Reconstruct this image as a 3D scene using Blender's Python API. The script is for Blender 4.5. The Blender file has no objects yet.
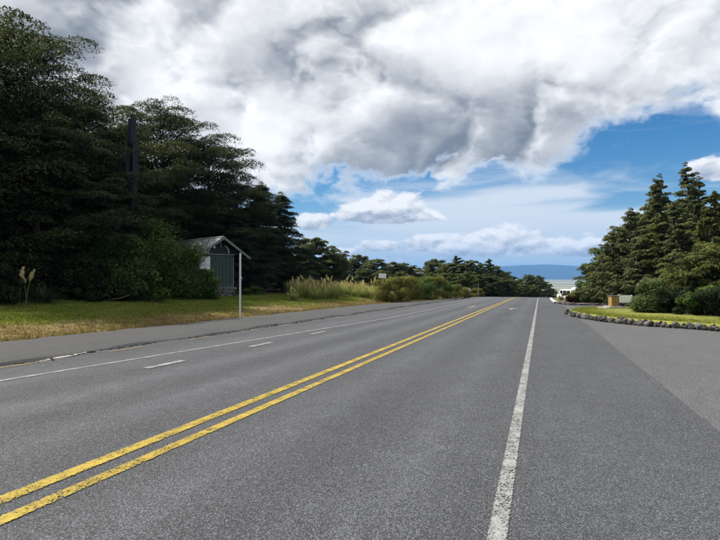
import bpy, bmesh, math, random
import numpy as np
from mathutils import Vector, Matrix

# ------------------------------------------------------------------ camera, sky, sun, exposure
scene = bpy.context.scene
C = scene.collection
R = math.radians
YAW = R(18.43)                       # the road runs along +Y, the camera looks this far to its left
CAMZ = 1.65
F = 540.0                            # focal length in photo pixels (720 wide)
cam_d = bpy.data.cameras.new('camera'); cam_d.sensor_width = 36; cam_d.lens = 27.0
cam_d.clip_start = 0.05; cam_d.clip_end = 90000
cam = bpy.data.objects.new('camera', cam_d); C.objects.link(cam)
cam.location = (0, 0, CAMZ); cam.rotation_euler = (R(90.74), 0, YAW)
scene.camera = cam
scene.view_settings.view_transform = 'Standard'; scene.view_settings.look = 'None'
scene.view_settings.exposure = 0.42; scene.view_settings.gamma = 1.0
scene.cycles.max_bounces = 6; scene.cycles.diffuse_bounces = 3; scene.cycles.transparent_max_bounces = 8
scene.cycles.volume_bounces = 0
scene.cycles.use_denoising = True

SUN_AZ = -R(18.43 + 74)              # measured from +Y towards +X
SUN_EL = R(53)
sd = bpy.data.lights.new('sun', 'SUN'); sd.energy = 5.0; sd.angle = R(0.55); sd.color = (1, .95, .86)
sun = bpy.data.objects.new('sun', sd); C.objects.link(sun)
sdir = Vector((math.sin(SUN_AZ) * math.cos(SUN_EL), math.cos(SUN_AZ) * math.cos(SUN_EL), math.sin(SUN_EL)))
sun.rotation_euler = sdir.to_track_quat('Z', 'Y').to_euler()
sun.location = (-30, 20, 60)


# ---- small node-expression helper
class E:
    def __init__(s, nt, v): s.nt, s.v = nt, v
    def _m(s, op, *o, clamp=False):
        n = s.nt.nodes.new('ShaderNodeMath'); n.operation = op; n.use_clamp = clamp
        for i, a in enumerate((s,) + o):
            a = a.v if isinstance(a, E) else a
            if isinstance(a, (int, float)): n.inputs[i].default_value = a
            else: s.nt.links.new(a, n.inputs[i])
        return E(s.nt, n.outputs[0])
    def __add__(s, o): return s._m('ADD', o)
    def __sub__(s, o): return s._m('SUBTRACT', o)
    def __mul__(s, o): return s._m('MULTIPLY', o)
    def __truediv__(s, o): return s._m('DIVIDE', o)
    __radd__ = __add__
    __rmul__ = __mul__
    def __rsub__(s, o): return (s * -1.0) + o
    def pow(s, o): return s._m('POWER', o)
    def min(s, o): return s._m('MINIMUM', o)
    def max(s, o): return s._m('MAXIMUM', o)
    def abs(s): return s._m('ABSOLUTE')
    def exp(s): return s._m('EXPONENT')
    def sat(s): return s._m('ADD', 0.0, clamp=True)
    def ss(s, a, b):
        n = s.nt.nodes.new('ShaderNodeMapRange'); n.interpolation_type = 'SMOOTHSTEP'
        s.nt.links.new(s.v, n.inputs['Value'])
        lo, hi, ta, tb = (a, b, 0., 1.) if a < b else (b, a, 1., 0.)
        n.inputs['From Min'].default_value = lo; n.inputs['From Max'].default_value = hi
        n.inputs['To Min'].default_value = ta; n.inputs['To Max'].default_value = tb
        return E(s.nt, n.outputs['Result'])


def vec(nt, x, y, z=0.0):
    n = nt.nodes.new('ShaderNodeCombineXYZ')
    for i, a in enumerate((x, y, z)):
        if isinstance(a, E): nt.links.new(a.v, n.inputs[i])
        else: n.inputs[i].default_value = a
    return n.outputs[0]


def noise(nt, v, scale, detail=4, rough=.5, dist=0.0, col=False):
    n = nt.nodes.new('ShaderNodeTexNoise'); n.inputs['Scale'].default_value = scale
    n.inputs['Detail'].default_value = detail; n.inputs['Roughness'].default_value = rough
    n.inputs['Distortion'].default_value = dist
    if v is not None: nt.links.new(v, n.inputs['Vector'])
    return n.outputs['Color'] if col else E(nt, n.outputs['Fac'])


def mixc(nt, f, a, b):
    n = nt.nodes.new('ShaderNodeMix'); n.data_type = 'RGBA'
    for i, x in ((0, f), (6, a), (7, b)):
        if isinstance(x, E): x = x.v
        if isinstance(x, (int, float)): n.inputs[i].default_value = x
        elif isinstance(x, tuple): n.inputs[i].default_value = (*x[:3], 1)
        else: nt.links.new(x, n.inputs[i])
    return n.outputs[2]


def build_world():
    w = bpy.data.worlds.new('World'); scene.world = w; w.use_nodes = True
    w.cycles.sampling_method = 'MANUAL'; w.cycles.sample_map_resolution = 512
    nt = w.node_tree; nt.nodes.clear()
    out = nt.nodes.new('ShaderNodeOutputWorld'); bg = nt.nodes.new('ShaderNodeBackground')
    nt.links.new(bg.outputs[0], out.inputs[0]); bg.inputs[1].default_value = 0.1
    sky = nt.nodes.new('ShaderNodeTexSky'); sky.sky_type = 'NISHITA'; sky.sun_disc = False
    sky.sun_elevation = SUN_EL; sky.sun_rotation = SUN_AZ
    sky.altitude = 800; sky.air_density = 1.0; sky.dust_density = 0.3; sky.ozone_density = 2.0
    hs = nt.nodes.new('ShaderNodeHueSaturation'); hs.inputs['Saturation'].default_value = 1.45
    hs.inputs['Value'].default_value = .80
    nt.links.new(sky.outputs[0], hs.inputs['Color'])
    tc = nt.nodes.new('ShaderNodeTexCoord')
    sp = nt.nodes.new('ShaderNodeSeparateXYZ'); nt.links.new(tc.outputs['Generated'], sp.inputs[0])
    x, y, z = (E(nt, sp.outputs[i]) for i in range(3))
    az = x._m('ARCTAN2', y) + YAW          # bearing from the middle of the photograph
    el = z._m('ARCSINE')

    def ang(px, py):
        u = (px - 360) / F
        return math.atan(u), math.atan((277 - py) / F / math.sqrt(1 + u * u))

    # -- high broken deck: big masses with cauliflower detail
    def puff(v, sc):
        n = nt.nodes.new('ShaderNodeTexNoise'); n.noise_type = 'RIDGED_MULTIFRACTAL'; n.normalize = True
        n.inputs['Scale'].default_value = sc; n.inputs['Detail'].default_value = 6.0; n.inputs['Roughness'].default_value = .54
        n.inputs['Lacunarity'].default_value = 2.1; n.inputs['Offset'].default_value = .9; n.inputs['Gain'].default_value = 1.4
        nt.links.new(v, n.inputs['Vector']); return 1.0 - E(nt, n.outputs['Fac'])
    def warped(dx, dy, dz):
        v = vec(nt, x + dx, y + dy, z * 1.45 + dz)
        w = noise(nt, v, 4.5, 4, .65, 0, True)
        n = nt.nodes.new('ShaderNodeVectorMath'); n.operation = 'MULTIPLY_ADD'
        nt.links.new(w, n.inputs[0]); n.inputs[1].default_value = (.15, .15, .15); nt.links.new(v, n.inputs[2])
        return n.outputs[0]
    V = warped(0, 0, 0)
    V2 = warped(sdir.x * .022, sdir.y * .022, .030)       # a step towards the sun
    big1 = noise(nt, V, 2.8, 6, .56)
    pf1 = puff(V, 6.5); pf2 = puff(V2, 6.5)
    big2 = noise(nt, V2, 2.8, 6, .56)
    d1 = big1 * .75 + pf1 * .25
    d2 = big2 * .75 + pf2 * .25
    fine = noise(nt, V, 10.5, 5, .62)
    def blob(px, py, rx, ry):
        a, e = ang(px, py)
        da = (az - a) * (1 / (rx / F)); de = (el - e) * (1 / (ry / F))
        return (da * da + de * de) * -1.0
    def blobs(lst):
        t = None
        for px, py, rx, ry, s in lst:
            g = blob(px, py, rx, ry).exp() * s
            t = g if t is None else t + g
        return t
    edge_pts = [(-400, 205), (0, 205), (250, 205), (330, 190), (450, 187), (520, 172), (600, 148), (660, 128), (720, 108), (800, 95), (1000, 120)]
    fc = nt.nodes.new('ShaderNodeFloatCurve')
    cv = fc.mapping.curves[0]
    pts = []
    for px, py in edge_pts:
        a, e = ang(px, py); pts.append(((a + 1.2) / 2.4, e * 2))
    cv.points[0].location = (0, pts[0][1]); cv.points[1].location = (1, pts[-1][1])
    for p in pts: cv.points.new(*p)
    fc.mapping.update()
    mrn = (az + 1.2) * (1 / 2.4)
    nt.links.new(mrn.sat().v, fc.inputs['Value'])
    edge = E(nt, fc.outputs[0]) * 0.5
    over = el - edge + (d1 - .45) * 0.15 + (fine - .5) * 0.16
    hole = blobs([(455, 10, 60, 18, .22), (590, 2, 45, 12, .13), (372, 108, 26, 12, .0), (128, 30, 30, 20, -.1)])
    cover = (over - hole).ss(-.012, .045)
    thick = big1 + blobs([
        (440, 142, 110, 36, .24), (345, 168, 80, 22, .18), (270, 75, 55, 40, .10), (60, 50, 90, 70, .16),
        (690, 60, 90, 45, .08), (500, 95, 80, 26, .05), (350, 30, 60, 40, .10), (190, 120, 50, 30, .06),
        (160, 60, 40, 60, -.20), (300, 120, 60, 26, -.18), (450, 45, 110, 26, -.10), (240, 20, 30, 30, -.04),
        (560, 70, 90, 26, -.12), (480, 185, 90, 10, -.14), (265, 160, 60, 30, -.22), (580, 140, 70, 14, -.12), (400, 95, 50, 16, -.10)])
    relief = (d1 - d2)
    shade = (thick.ss(.27, .78) * 1.0 - relief * 2.0 + (fine - .5) * .30).ss(-.22, 1.4)
    shade = shade * cover.ss(.2, 1.0)
    deck_c = mixc(nt, shade, (8.1, 8.2, 8.3), (1.60, 1.85, 2.25))
    # -- thin veil
    veil_n = noise(nt, vec(nt, az * 2.2 + el * 1.5, el * 13, 9.0), 1.5, 5, .58, .6)
    veil = (veil_n + blobs([(460, 205, 140, 26, .20), (560, 215, 70, 22, .16), (560, 190, 60, 7, .10), (650, 190, 60, 6, .04), (640, 150, 80, 22, -.22), (610, 203, 60, 9, -.12), (420, 193, 60, 6, -.16), (290, 200, 40, 16, -.2),
                            (300, 205, 50, 12, -.15), (520, 230, 200, 14, .24), (350, 228, 80, 14, .16)])).ss(.44, .80) * el.ss(.34, .20) * .80
    # -- fair-weather cumulus near the horizon, flat based
    cn = noise(nt, vec(nt, az * 1.0, el * 1.7, 5.0), 17.0, 6, .58, .25)
    cn_up = noise(nt, vec(nt, az * 1.0 - .006, el * 1.7 + .016, 5.0), 17.0, 6, .58, .25)
    cl = [(385, 206, 52, 23), (312, 219, 22, 13), (352, 212, 22, 8), (377, 245, 26, 8), (425, 240, 20, 9), (490, 242, 70, 18), (540, 244, 40, 12),
          (440, 246, 40, 8), (590, 248, 40, 10), (330, 250, 40, 7), (250, 168, 26, 26), (712, 168, 22, 14), (640, 242, 60, 10), (760, 236, 60, 14), (200, 235, 60, 14)]
    dens = None; wsum = None; rsum = None
    for bx, by, rx, ry in cl:
        a, e = ang(bx, by + ry * .35)
        de = (el - e) * (F / ry); da = (az - a) * (F / rx)
        low = de.min(0.0) * 2.0          # squeezed under the base
        q = (da * da + de.max(0.0) * de.max(0.0) + low * low) * -1.0
        g = q.exp()
        rel = g * de
        dens = g if dens is None else dens.max(g)
        wsum = g if wsum is None else wsum + g
        rsum = rel if rsum is None else rsum + rel
    band = noise(nt, vec(nt, az * 3.0, el * 22, 2.0), 2.2, 6, .55)
    everywhere = (band - .40) * 1.9 * el.ss(.012, .03) * el.ss(.115, .06)
    dens = dens.max(everywhere) + (cn - .5) * 1.25
    cum = dens.ss(.30, .52)
    relh = (rsum / (wsum + .02)).ss(-.5, .75)
    lit = (relh * .75 + (cn - cn_up) * 3.2 + .22).sat()
    cum_c = mixc(nt, lit, (2.8, 3.2, 3.9), (7.8, 7.85, 7.9))
    # low grey-blue band just over the hills
    lowb = el.ss(.13, .03) * (.85 + (band - .5) * 1.6).sat()
    c = mixc(nt, veil, hs.outputs[0], (6.6, 6.9, 7.3))
    c = mixc(nt, (lowb * .92).sat(), c, (4.2, 5.05, 6.1))
    c = mixc(nt, (cum * el.ss(.004, .03) * .95).sat(), c, cum_c)
    c = mixc(nt, cover, c, deck_c)
    nt.links.new(c, bg.inputs[0])


build_world()

# ------------------------------------------------------------------ geometry of the place
ST, CT = math.sin(YAW), math.cos(YAW)


def zr(Y):
    """long profile of the road: a gentle fall, a crest, a slope, then a wide plain"""
    Y = np.asarray(Y, float)
    z = np.where(Y < 92, -.0176 * np.maximum(Y, -60), -.0176 * 92 - .046 * (np.minimum(Y, 400) - 92))
    z = np.where((Y > 86) & (Y < 100), -.0176 * Y - .5 * (.0284 / 14) * (Y - 86) ** 2, z)
    z400 = -.0176 * 92 - .046 * 308
    k = np.clip((Y - 400) / 2100, 0, 1)
    return np.where(Y > 400, z400 + (-62 - z400) * k, z)


def ground(X, Y):
    X = np.asarray(X, float); Y = np.asarray(Y, float)
    d = -14.2 - X
    rise = .09 * np.clip(d, 0, 9) + .03 * np.clip(d - 9, 0, 40)
    rise = rise * np.clip((500 - Y) / 400, 0, 1)
    return zr(Y) + rise


def xy(px, D):
    r = (px - 360) / F * D
    return r * CT - D * ST, r * ST + D * CT


def hit(px, py, off=0.0):
    """pixel -> point on the ground (raised by off)"""
    lo = None
    D = 3.0
    while D < 400:
        X, Y = xy(px, D)
        if CAMZ - (py - 277) / F * D < float(ground(X, Y)) + off: break
        D *= 1.01
    lo, hi = D / 1.01, D
    for _ in range(30):
        m = (lo + hi) / 2; X, Y = xy(px, m)
        if CAMZ - (py - 277) / F * m < float(ground(X, Y)) + off: hi = m
        else: lo = m
    X, Y = xy(px, hi)
    return Vector((X, Y, float(ground(X, Y)) + off)), hi


def at_x(px, X):
    """the point on bearing px that lies at lateral distance X from the camera's line along the road"""
    D = X / ((px - 360) / F * CT - ST)
    x, y = xy(px, D)
    return x, y, D


def ztop(py, D): return CAMZ + (277 - py) / F * D


# ------------------------------------------------------------------ object helpers
def put(o, parent=None):
    C.objects.link(o)
    if parent is not None: o.parent = parent
    return o


def tag(o, label=None, cat=None, group=None, kind=None):
    if label: o['label'] = label
    if cat: o['category'] = cat
    if group: o['group'] = group
    if kind: o['kind'] = kind
    return o


def empty(name, loc=(0, 0, 0), rz=0.0):
    o = bpy.data.objects.new(name, None); o.location = loc; o.rotation_euler = (0, 0, rz); o.empty_display_size = .3
    return put(o)


def mesh(name, v, f, m=None, smooth=False, uv=None, tint=None, nrm=None):
    me = bpy.data.meshes.new(name)
    v = np.asarray(v, np.float32)
    if isinstance(f, np.ndarray):
        n, k = f.shape
        me.vertices.add(len(v)); me.vertices.foreach_set('co', v.ravel())
        me.loops.add(n * k); me.loops.foreach_set('vertex_index', f.astype(np.int32).ravel())
        me.polygons.add(n); me.polygons.foreach_set('loop_start', np.arange(0, n * k, k, dtype=np.int32))
        me.update(calc_edges=True)
    else:
        me.from_pydata([tuple(p) for p in v.tolist()], [], f)
    if uv is not None:
        l = me.uv_layers.new(name='UVMap')
        idx = np.zeros(len(me.loops), np.int32); me.loops.foreach_get('vertex_index', idx)
        l.data.foreach_set('uv', np.asarray(uv, np.float32)[idx].ravel())
    if tint is not None:
        a = me.attributes.new('tint', 'FLOAT', 'POINT'); a.data.foreach_set('value', np.asarray(tint, np.float32))
    if nrm is not None:
        a = me.attributes.new('nrm', 'FLOAT_VECTOR', 'POINT'); a.data.foreach_set('vector', np.asarray(nrm, np.float32).ravel())
    if smooth: me.shade_smooth()
    if m: me.materials.append(m)
    return me


def obj(name, me, parent=None):
    return put(bpy.data.objects.new(name, me), parent)


class MB:
    """collects simple solids in one mesh"""
    def __init__(s): s.v, s.f = [], []
    def add(s, vs, fs):
        b = len(s.v); s.v += [tuple(p) for p in vs]; s.f += [tuple(i + b for i in q) for q in fs]; return s
    def box(s, c, d, rz=0.0, taper=1.0):
        hx, hy, hz = d[0] / 2, d[1] / 2, d[2] / 2; co, si = math.cos(rz), math.sin(rz); vs = []
        for zz, t in ((-hz, 1), (hz, taper)):
            for xx, yy in ((-hx, -hy), (hx, -hy), (hx, hy), (-hx, hy)):
                xx *= t; yy *= t
                vs.append((c[0] + xx * co - yy * si, c[1] + xx * si + yy * co, c[2] + zz))
        return s.add(vs, [(3, 2, 1, 0), (4, 5, 6, 7), (0, 1, 5, 4), (1, 2, 6, 5), (2, 3, 7, 6), (3, 0, 4, 7)])
    def tube(s, pts, rad, n=8, cap=True):
        pts = [Vector(p) for p in pts]; vs = []; fs = []
        if not hasattr(rad, '__len__'): rad = [rad] * len(pts)
        for i, p in enumerate(pts):
            t = (pts[min(i + 1, len(pts) - 1)] - pts[max(i - 1, 0)]).normalized()
            a = t.cross(Vector((0, 1, .01)) if abs(t.y) < .9 else Vector((1, 0, 0))).normalized(); b = t.cross(a)
            for k in range(n):
                q = 2 * math.pi * k / n
                vs.append(p + (a * math.cos(q) + b * math.sin(q)) * rad[i])
        for i in range(len(pts) - 1):
            for k in range(n):
                k2 = (k + 1) % n
                fs.append((i * n + k, i * n + k2, (i + 1) * n + k2, (i + 1) * n + k))
        if cap: fs += [tuple(range(n))[::-1], tuple((len(pts) - 1) * n + k for k in range(n))]
        return s.add(vs, fs)
    def prism(s, poly, y0, y1):
        """polygon in xz, extruded along y"""
        n = len(poly)
        vs = [(p[0], y0, p[1]) for p in poly] + [(p[0], y1, p[1]) for p in poly]
        fs = [tuple(range(n)), tuple(range(n, 2 * n))[::-1]] + [((i + 1) % n, i, n + i, n + (i + 1) % n) for i in range(n)]
        return s.add(vs, fs)
    def mesh(s, name, m=None, smooth=False, bevel=0.0):
        me = mesh(name, s.v, s.f, m)
        bm = bmesh.new(); bm.from_mesh(me)
        if bevel:
            bmesh.ops.bevel(bm, geom=[e for e in bm.edges if e.calc_face_angle(0) > .5], offset=bevel, segments=2, profile=.6, affect='EDGES', clamp_overlap=True)
        bmesh.ops.recalc_face_normals(bm, faces=bm.faces)
        bm.to_mesh(me); bm.free()
        if smooth:
            me.shade_smooth()
        return me


# ------------------------------------------------------------------ materials
MATS = {}


def new_mat(name):
    m = bpy.data.materials.new(name); m.use_nodes = True; nt = m.node_tree
    b = nt.nodes['Principled BSDF']; MATS[name] = m
    return m, nt, b


def pos(nt):
    g = nt.nodes.new('ShaderNodeNewGeometry'); return g.outputs['Position']


def sep(nt, v):
    s = nt.nodes.new('ShaderNodeSeparateXYZ'); nt.links.new(v, s.inputs[0]); return [E(nt, s.outputs[i]) for i in range(3)]


def bump(nt, b, h, strength=.3, dist=.02):
    n = nt.nodes.new('ShaderNodeBump'); n.inputs['Strength'].default_value = strength; n.inputs['Distance'].default_value = dist
    nt.links.new(h.v, n.inputs['Height']); nt.links.new(n.outputs[0], b.inputs['Normal'])


def objcoord(nt):
    return nt.nodes.new('ShaderNodeTexCoord').outputs['Object']


def plain(name, c, rough=.6, var=.25, scale=3.0, metal=0.0, bmp=0.0, bscale=40.0, spec=.5):
    m, nt, b = new_mat(name)
    oc = objcoord(nt)
    n = noise(nt, oc, scale, 6, .6)
    lo = tuple(k * (1 - var) for k in c); hi = tuple(min(1, k * (1 + var)) for k in c)
    nt.links.new(mixc(nt, n.ss(.25, .75), lo, hi), b.inputs['Base Color'])
    b.inputs['Roughness'].default_value = rough; b.inputs['Metallic'].default_value = metal
    b.inputs['Specular IOR Level'].default_value = spec
    if bmp: bump(nt, b, noise(nt, oc, bscale, 4, .6), bmp, .02)
    return m


def leaf_mat(name, dark, light, trans=.3, rough=.55, mass=True):
    m, nt, b = new_mat(name)
    at = nt.nodes.new('ShaderNodeAttribute'); at.attribute_name = 'tint'
    f = E(nt, at.outputs['Fac'])
    c = mixc(nt, f, dark, light)
    nt.links.new(c, b.inputs['Base Color']); b.inputs['Roughness'].default_value = rough
    b.inputs['Specular IOR Level'].default_value = .12
    tr = nt.nodes.new('ShaderNodeBsdfTranslucent')
    if mass:
        an = nt.nodes.new('ShaderNodeAttribute'); an.attribute_name = 'nrm'
        vt = nt.nodes.new('ShaderNodeVectorTransform'); vt.vector_type = 'NORMAL'; vt.convert_from = 'OBJECT'; vt.convert_to = 'WORLD'
        nt.links.new(an.outputs['Vector'], vt.inputs[0]); nt.links.new(vt.outputs[0], b.inputs['Normal']); nt.links.new(vt.outputs[0], tr.inputs['Normal'])
    nt.links.new(mixc(nt, .5, c, (dark[0] * 1.6, dark[1] * 2.0, dark[2])), tr.inputs[0])
    mx = nt.nodes.new('ShaderNodeMixShader'); mx.inputs[0].default_value = trans
    nt.links.new(b.outputs[0], mx.inputs[1]); nt.links.new(tr.outputs[0], mx.inputs[2])
    nt.links.new(mx.outputs[0], nt.nodes['Material Output'].inputs[0])
    return m


def asphalt(name, lo, hi, tracks=False, seed=0.0, chip=75.0):
    m, nt, b = new_mat(name)
    p = pos(nt); x, y, z = sep(nt, p)
    vo = nt.nodes.new('ShaderNodeTexVoronoi'); vo.inputs['Scale'].default_value = chip; nt.links.new(p, vo.inputs['Vector'])
    sc = nt.nodes.new('ShaderNodeSeparateColor'); nt.links.new(vo.outputs['Color'], sc.inputs[0])
    cell = E(nt, sc.outputs[0]); dist = E(nt, vo.outputs['Distance'])
    big = noise(nt, vec(nt, x * .55, y * .22, seed), 1.0, 6, .6)
    mid = noise(nt, vec(nt, x * 1.0, y * .6, seed + 4), 3.2, 6, .65)
    fine = noise(nt, p, 34.0, 3, .6)
    t = cell.pow(3.0) * .54 + (big - .5) * .22 + (mid - .5) * .20 + (fine - .5) * .45 + .27
    if tracks:
        w = None
        for c0, s, a in ((-1.15, .32, .08), (-2.85, .34, .08), (-2.0, .25, -.04), (-5.8, .25, -.04), (-5.0, .36, .11), (-6.6, .4, .14), (-8.6, .7, .10)):
            d = (x - c0) * (1 / s); g = (d * d * -1.0).exp() * a
            w = g if w is None else w + g
        t = t + w * (mid + .5) - .055
    t = t - dist.ss(.30, .62) * .30
    c = mixc(nt, t.sat(), lo, hi)
    # tar bleeding and old patches
    st = noise(nt, vec(nt, x * .9, y * .16, seed + 11), 1.3, 5, .6).ss(.58, .74)
    c = mixc(nt, st * .22, c, tuple(k * .55 for k in lo))
    nt.links.new(c, b.inputs['Base Color']); b.inputs['Roughness'].default_value = .78
    b.inputs['Specular IOR Level'].default_value = .35
    bump(nt, b, (dist * -1.0) + cell * .6 + fine * .5, .75, .012)
    return m


asphalt('road_seal', (.031, .032, .036), (.256, .266, .290), True, 0.0, 98)
asphalt('side_seal', (.055, .056, .058), (.26, .265, .272), False, 7.0, 80)
asphalt('path_seal', (.040, .040, .041), (.185, .185, .186), False, 13.0, 95)
asphalt('shoulder_seal', (.029, .030, .034), (.224, .234, .254), False, 21.0, 98)


def paint(name, c, seal, wear=.5):
    m, nt, b = new_mat(name)
    uvn = nt.nodes.new('ShaderNodeUVMap'); uvn.uv_map = 'UVMap'
    u, v, _ = sep(nt, uvn.outputs[0]); p = pos(nt)
    n1 = noise(nt, p, 38, 6, .72); n2 = noise(nt, p, 5, 6, .7)
    vo = nt.nodes.new('ShaderNodeTexVoronoi'); vo.inputs['Scale'].default_value = 62; nt.links.new(p, vo.inputs['Vector'])
    gap = E(nt, vo.outputs['Distance']).ss(.42, .62)
    edgef = u.abs().ss(.78, 1.0)
    a = (1.0 - edgef * (.25 + n1 * 1.1)) + (n2 - .5) * 1.1 * wear - gap * (.3 + wear * .5) + (n1 - .5) * .5
    c2 = mixc(nt, (n2 * .5 + n1 * .5).ss(.36, .62), tuple(k * .58 for k in c), c)
    nt.links.new(c2, b.inputs['Base Color']); b.inputs['Roughness'].default_value = .6
    tr = nt.nodes.new('ShaderNodeBsdfTransparent'); mx = nt.nodes.new('ShaderNodeMixShader')
    nt.links.new(a.ss(.22, .42).v, mx.inputs[0]); nt.links.new(tr.outputs[0], mx.inputs[1]); nt.links.new(b.outputs[0], mx.inputs[2])
    nt.links.new(mx.outputs[0], nt.nodes['Material Output'].inputs[0])
    bump(nt, b, n1, .3, .01)
    return m


paint('white_paint', (.315, .315, .305), None, .8)
paint('yellow_paint', (.41, .295, .034), None, .75)
paint('old_yellow_paint', (.34, .25, .08), None, 1.0)


def ground_mat():
    m, nt, b = new_mat('turf')
    p = pos(nt); x, y, z = sep(nt, p)
    n1 = noise(nt, p, .35, 6, .6); n2 = noise(nt, p, 2.5, 6, .65); n3 = noise(nt, p, 30, 4, .65)
    green = mixc(nt, n2.ss(.3, .7), (.065, .095, .016), (.160, .175, .032))
    dry = mixc(nt, n2.ss(.3, .7), (.13, .095, .045), (.27, .20, .095))
    # dry beside the footpath, fresh further in
    d = (x + 14.2) * -1.0
    dryf = (1.0 - d.ss(.6, 5.0) * .92) * d.ss(-9, -.3) + (n1 - .5) * 1.3 + (n2 - .5) * .5
    c = mixc(nt, dryf.ss(.25, .75), green, dry)
    c = mixc(nt, (n3 - .5).ss(.05, .3) * .5, c, (.05, .045, .02))
    # the litter under the trees
    c = mixc(nt, (d + (n2 - .5) * 3).ss(8.0, 10.5), c, (.035, .030, .018))
    # the plain far off: tawny tussock with darker bands
    fn = noise(nt, vec(nt, x * .00018, y * .0011, 0), 1.0, 6, .6)
    far = mixc(nt, fn.ss(.40, .58), (.12, .14, .085), (.30, .28, .19))
    far = mixc(nt, noise(nt, vec(nt, x * .0006, y * .0016, 5.0), 1.0, 4, .6).ss(.60, .68), far, (.03, .05, .03))
    c = mixc(nt, y.ss(300, 1500), c, far)
    nt.links.new(c, b.inputs['Base Color']); b.inputs['Roughness'].default_value = .95
    b.inputs['Specular IOR Level'].default_value = .1
    bump(nt, b, n2 + n3 * .5, .6, .05)


ground_mat()
m, nt, b = new_mat('lawn')
p = pos(nt)
nt.links.new(mixc(nt, noise(nt, p, 1.6, 6, .6).ss(.3, .7), (.13, .15, .022), (.26, .25, .045)), b.inputs['Base Color'])
b.inputs['Roughness'].default_value = .95; bump(nt, b, noise(nt, p, 25, 4, .6), .5, .04)
plain('bark_mulch', (.075, .055, .038), .95, .4, 6, 0, .6, 25)
plain('bark', (.060, .050, .042), .9, .4, 5, 0, .7, 30)
plain('pale_bark', (.15, .13, .105), .9, .35, 5, 0, .6, 30)
plain('stone', (.060, .056, .052), .9, .65, 5, 0, .8, 14)
plain('pale_stone', (.125, .118, .108), .9, .4, 6, 0, .7, 16)
plain('concrete', (.30, .285, .25), .85, .2, 5, 0, .3, 40)
plain('broken_seal', (.035, .035, .036), .9, .5, 9, 0, .8, 40)
plain('kerb_paint', (.70, .69, .66), .6, .12, 6)
plain('mast_paint', (.008, .011, .020), .6, .3, 3, 0, 0, 1, .2)
plain('mast_panel', (.010, .014, .026), .55, .25, 2, 0, 0, 1, .25)
plain('galvanised', (.62, .63, .64), .38, .12, 8, .25)
plain('green_board', (.030, .052, .047), .6, .25, 3, 0, .2, 30)
plain('green_trim', (.105, .145, .130), .55, .2, 3)
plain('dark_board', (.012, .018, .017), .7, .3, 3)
plain('white_board', (.62, .64, .66), .5, .1, 4)
plain('sign_white', (.86, .86, .86), .45, .06, 4)
plain('dark_post', (.018, .030, .024), .55, .3, 5)
plain('timber', (.30, .185, .060), .7, .3, 6, 0, .3, 30)
plain('lamp_grey', (.42, .43, .44), .4, .15, 6)
plain('house_wall', (.30, .31, .33), .7, .15, 2)
plain('house_roof', (.16, .165, .175), .55, .15, 1.5)
plain('car_white', (.72, .73, .74), .25, .04, 2, 0, 0, 1, .6)
plain('car_glass', (.012, .016, .022), .08, .2, 2)
plain('rubber', (.018, .018, .018), .8, .2, 8)
plain('lamp_glass', (.55, .55, .58), .15, .1, 4)
plain('red_glass', (.35, .02, .015), .2, .1, 4)
plain('rim_alloy', (.35, .35, .36), .35, .1, 4, .8)
# corrugated roof with irregular pale patches mixed into the colour
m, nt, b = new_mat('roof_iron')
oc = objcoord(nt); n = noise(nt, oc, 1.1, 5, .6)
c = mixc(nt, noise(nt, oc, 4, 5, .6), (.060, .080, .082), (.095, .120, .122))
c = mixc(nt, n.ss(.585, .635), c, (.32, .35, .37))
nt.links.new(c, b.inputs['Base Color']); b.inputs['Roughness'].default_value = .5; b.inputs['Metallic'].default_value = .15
# distant hills
m, nt, b = new_mat('hill_scrub')
p = pos(nt)
nt.links.new(mixc(nt, noise(nt, p, .0012, 7, .6).ss(.35, .65), (.010, .022, .026), (.024, .036, .034)), b.inputs['Base Color'])
b.inputs['Roughness'].default_value = 1.0; b.inputs['Specular IOR Level'].default_value = 0

leaf_mat('beech_leaf', (.019, .033, .011), (.094, .106, .030), .30)
leaf_mat('beech_leaf_b', (.022, .040, .014), (.080, .102, .032), .30)
leaf_mat('fir_leaf', (.015, .029, .014), (.052, .074, .028), .24)
leaf_mat('shrub_leaf', (.060, .118, .030), (.205, .300, .072), .38)
leaf_mat('far_leaf', (.048, .070, .022), (.175, .200, .060), .36)
leaf_mat('right_leaf', (.062, .085, .034), (.250, .265, .110), .38)
leaf_mat('right_leaf_b', (.055, .075, .022), (.215, .225, .062), .38)
leaf_mat('hedge_leaf', (.075, .120, .036), (.27, .32, .12), .38)
leaf_mat('olive_leaf', (.110, .120, .028), (.420, .390, .100), .40)
leaf_mat('red_leaf', (.070, .050, .016), (.270, .190, .050), .34)
leaf_mat('toetoe_blade', (.160, .180, .058), (.400, .400, .150), .38, mass=False)
leaf_mat('toetoe_plume', (.52, .41, .22), (.82, .70, .46), .40, .9, mass=False)
leaf_mat('flax_blade', (.020, .032, .016), (.070, .090, .050), .25, mass=False)
leaf_mat('grass_blade', (.070, .110, .014), (.270, .285, .042), .36, mass=False)
leaf_mat('dry_blade', (.13, .095, .035), (.36, .27, .110), .25, mass=False)
leaf_mat('lawn_blade', (.12, .15, .022), (.27, .27, .05), .30, mass=False)
leaf_mat('petal', (.55, .38, .02), (.75, .55, .04), .2, mass=False)
M = MATS

# ------------------------------------------------------------------ the setting: ground, road, footpath, side road, plain, hills
def axis(parts):
    out = []
    for a, b_, n in parts: out += list(np.linspace(a, b_, n, endpoint=False))
    return np.array(out + [parts[-1][1]])


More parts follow.
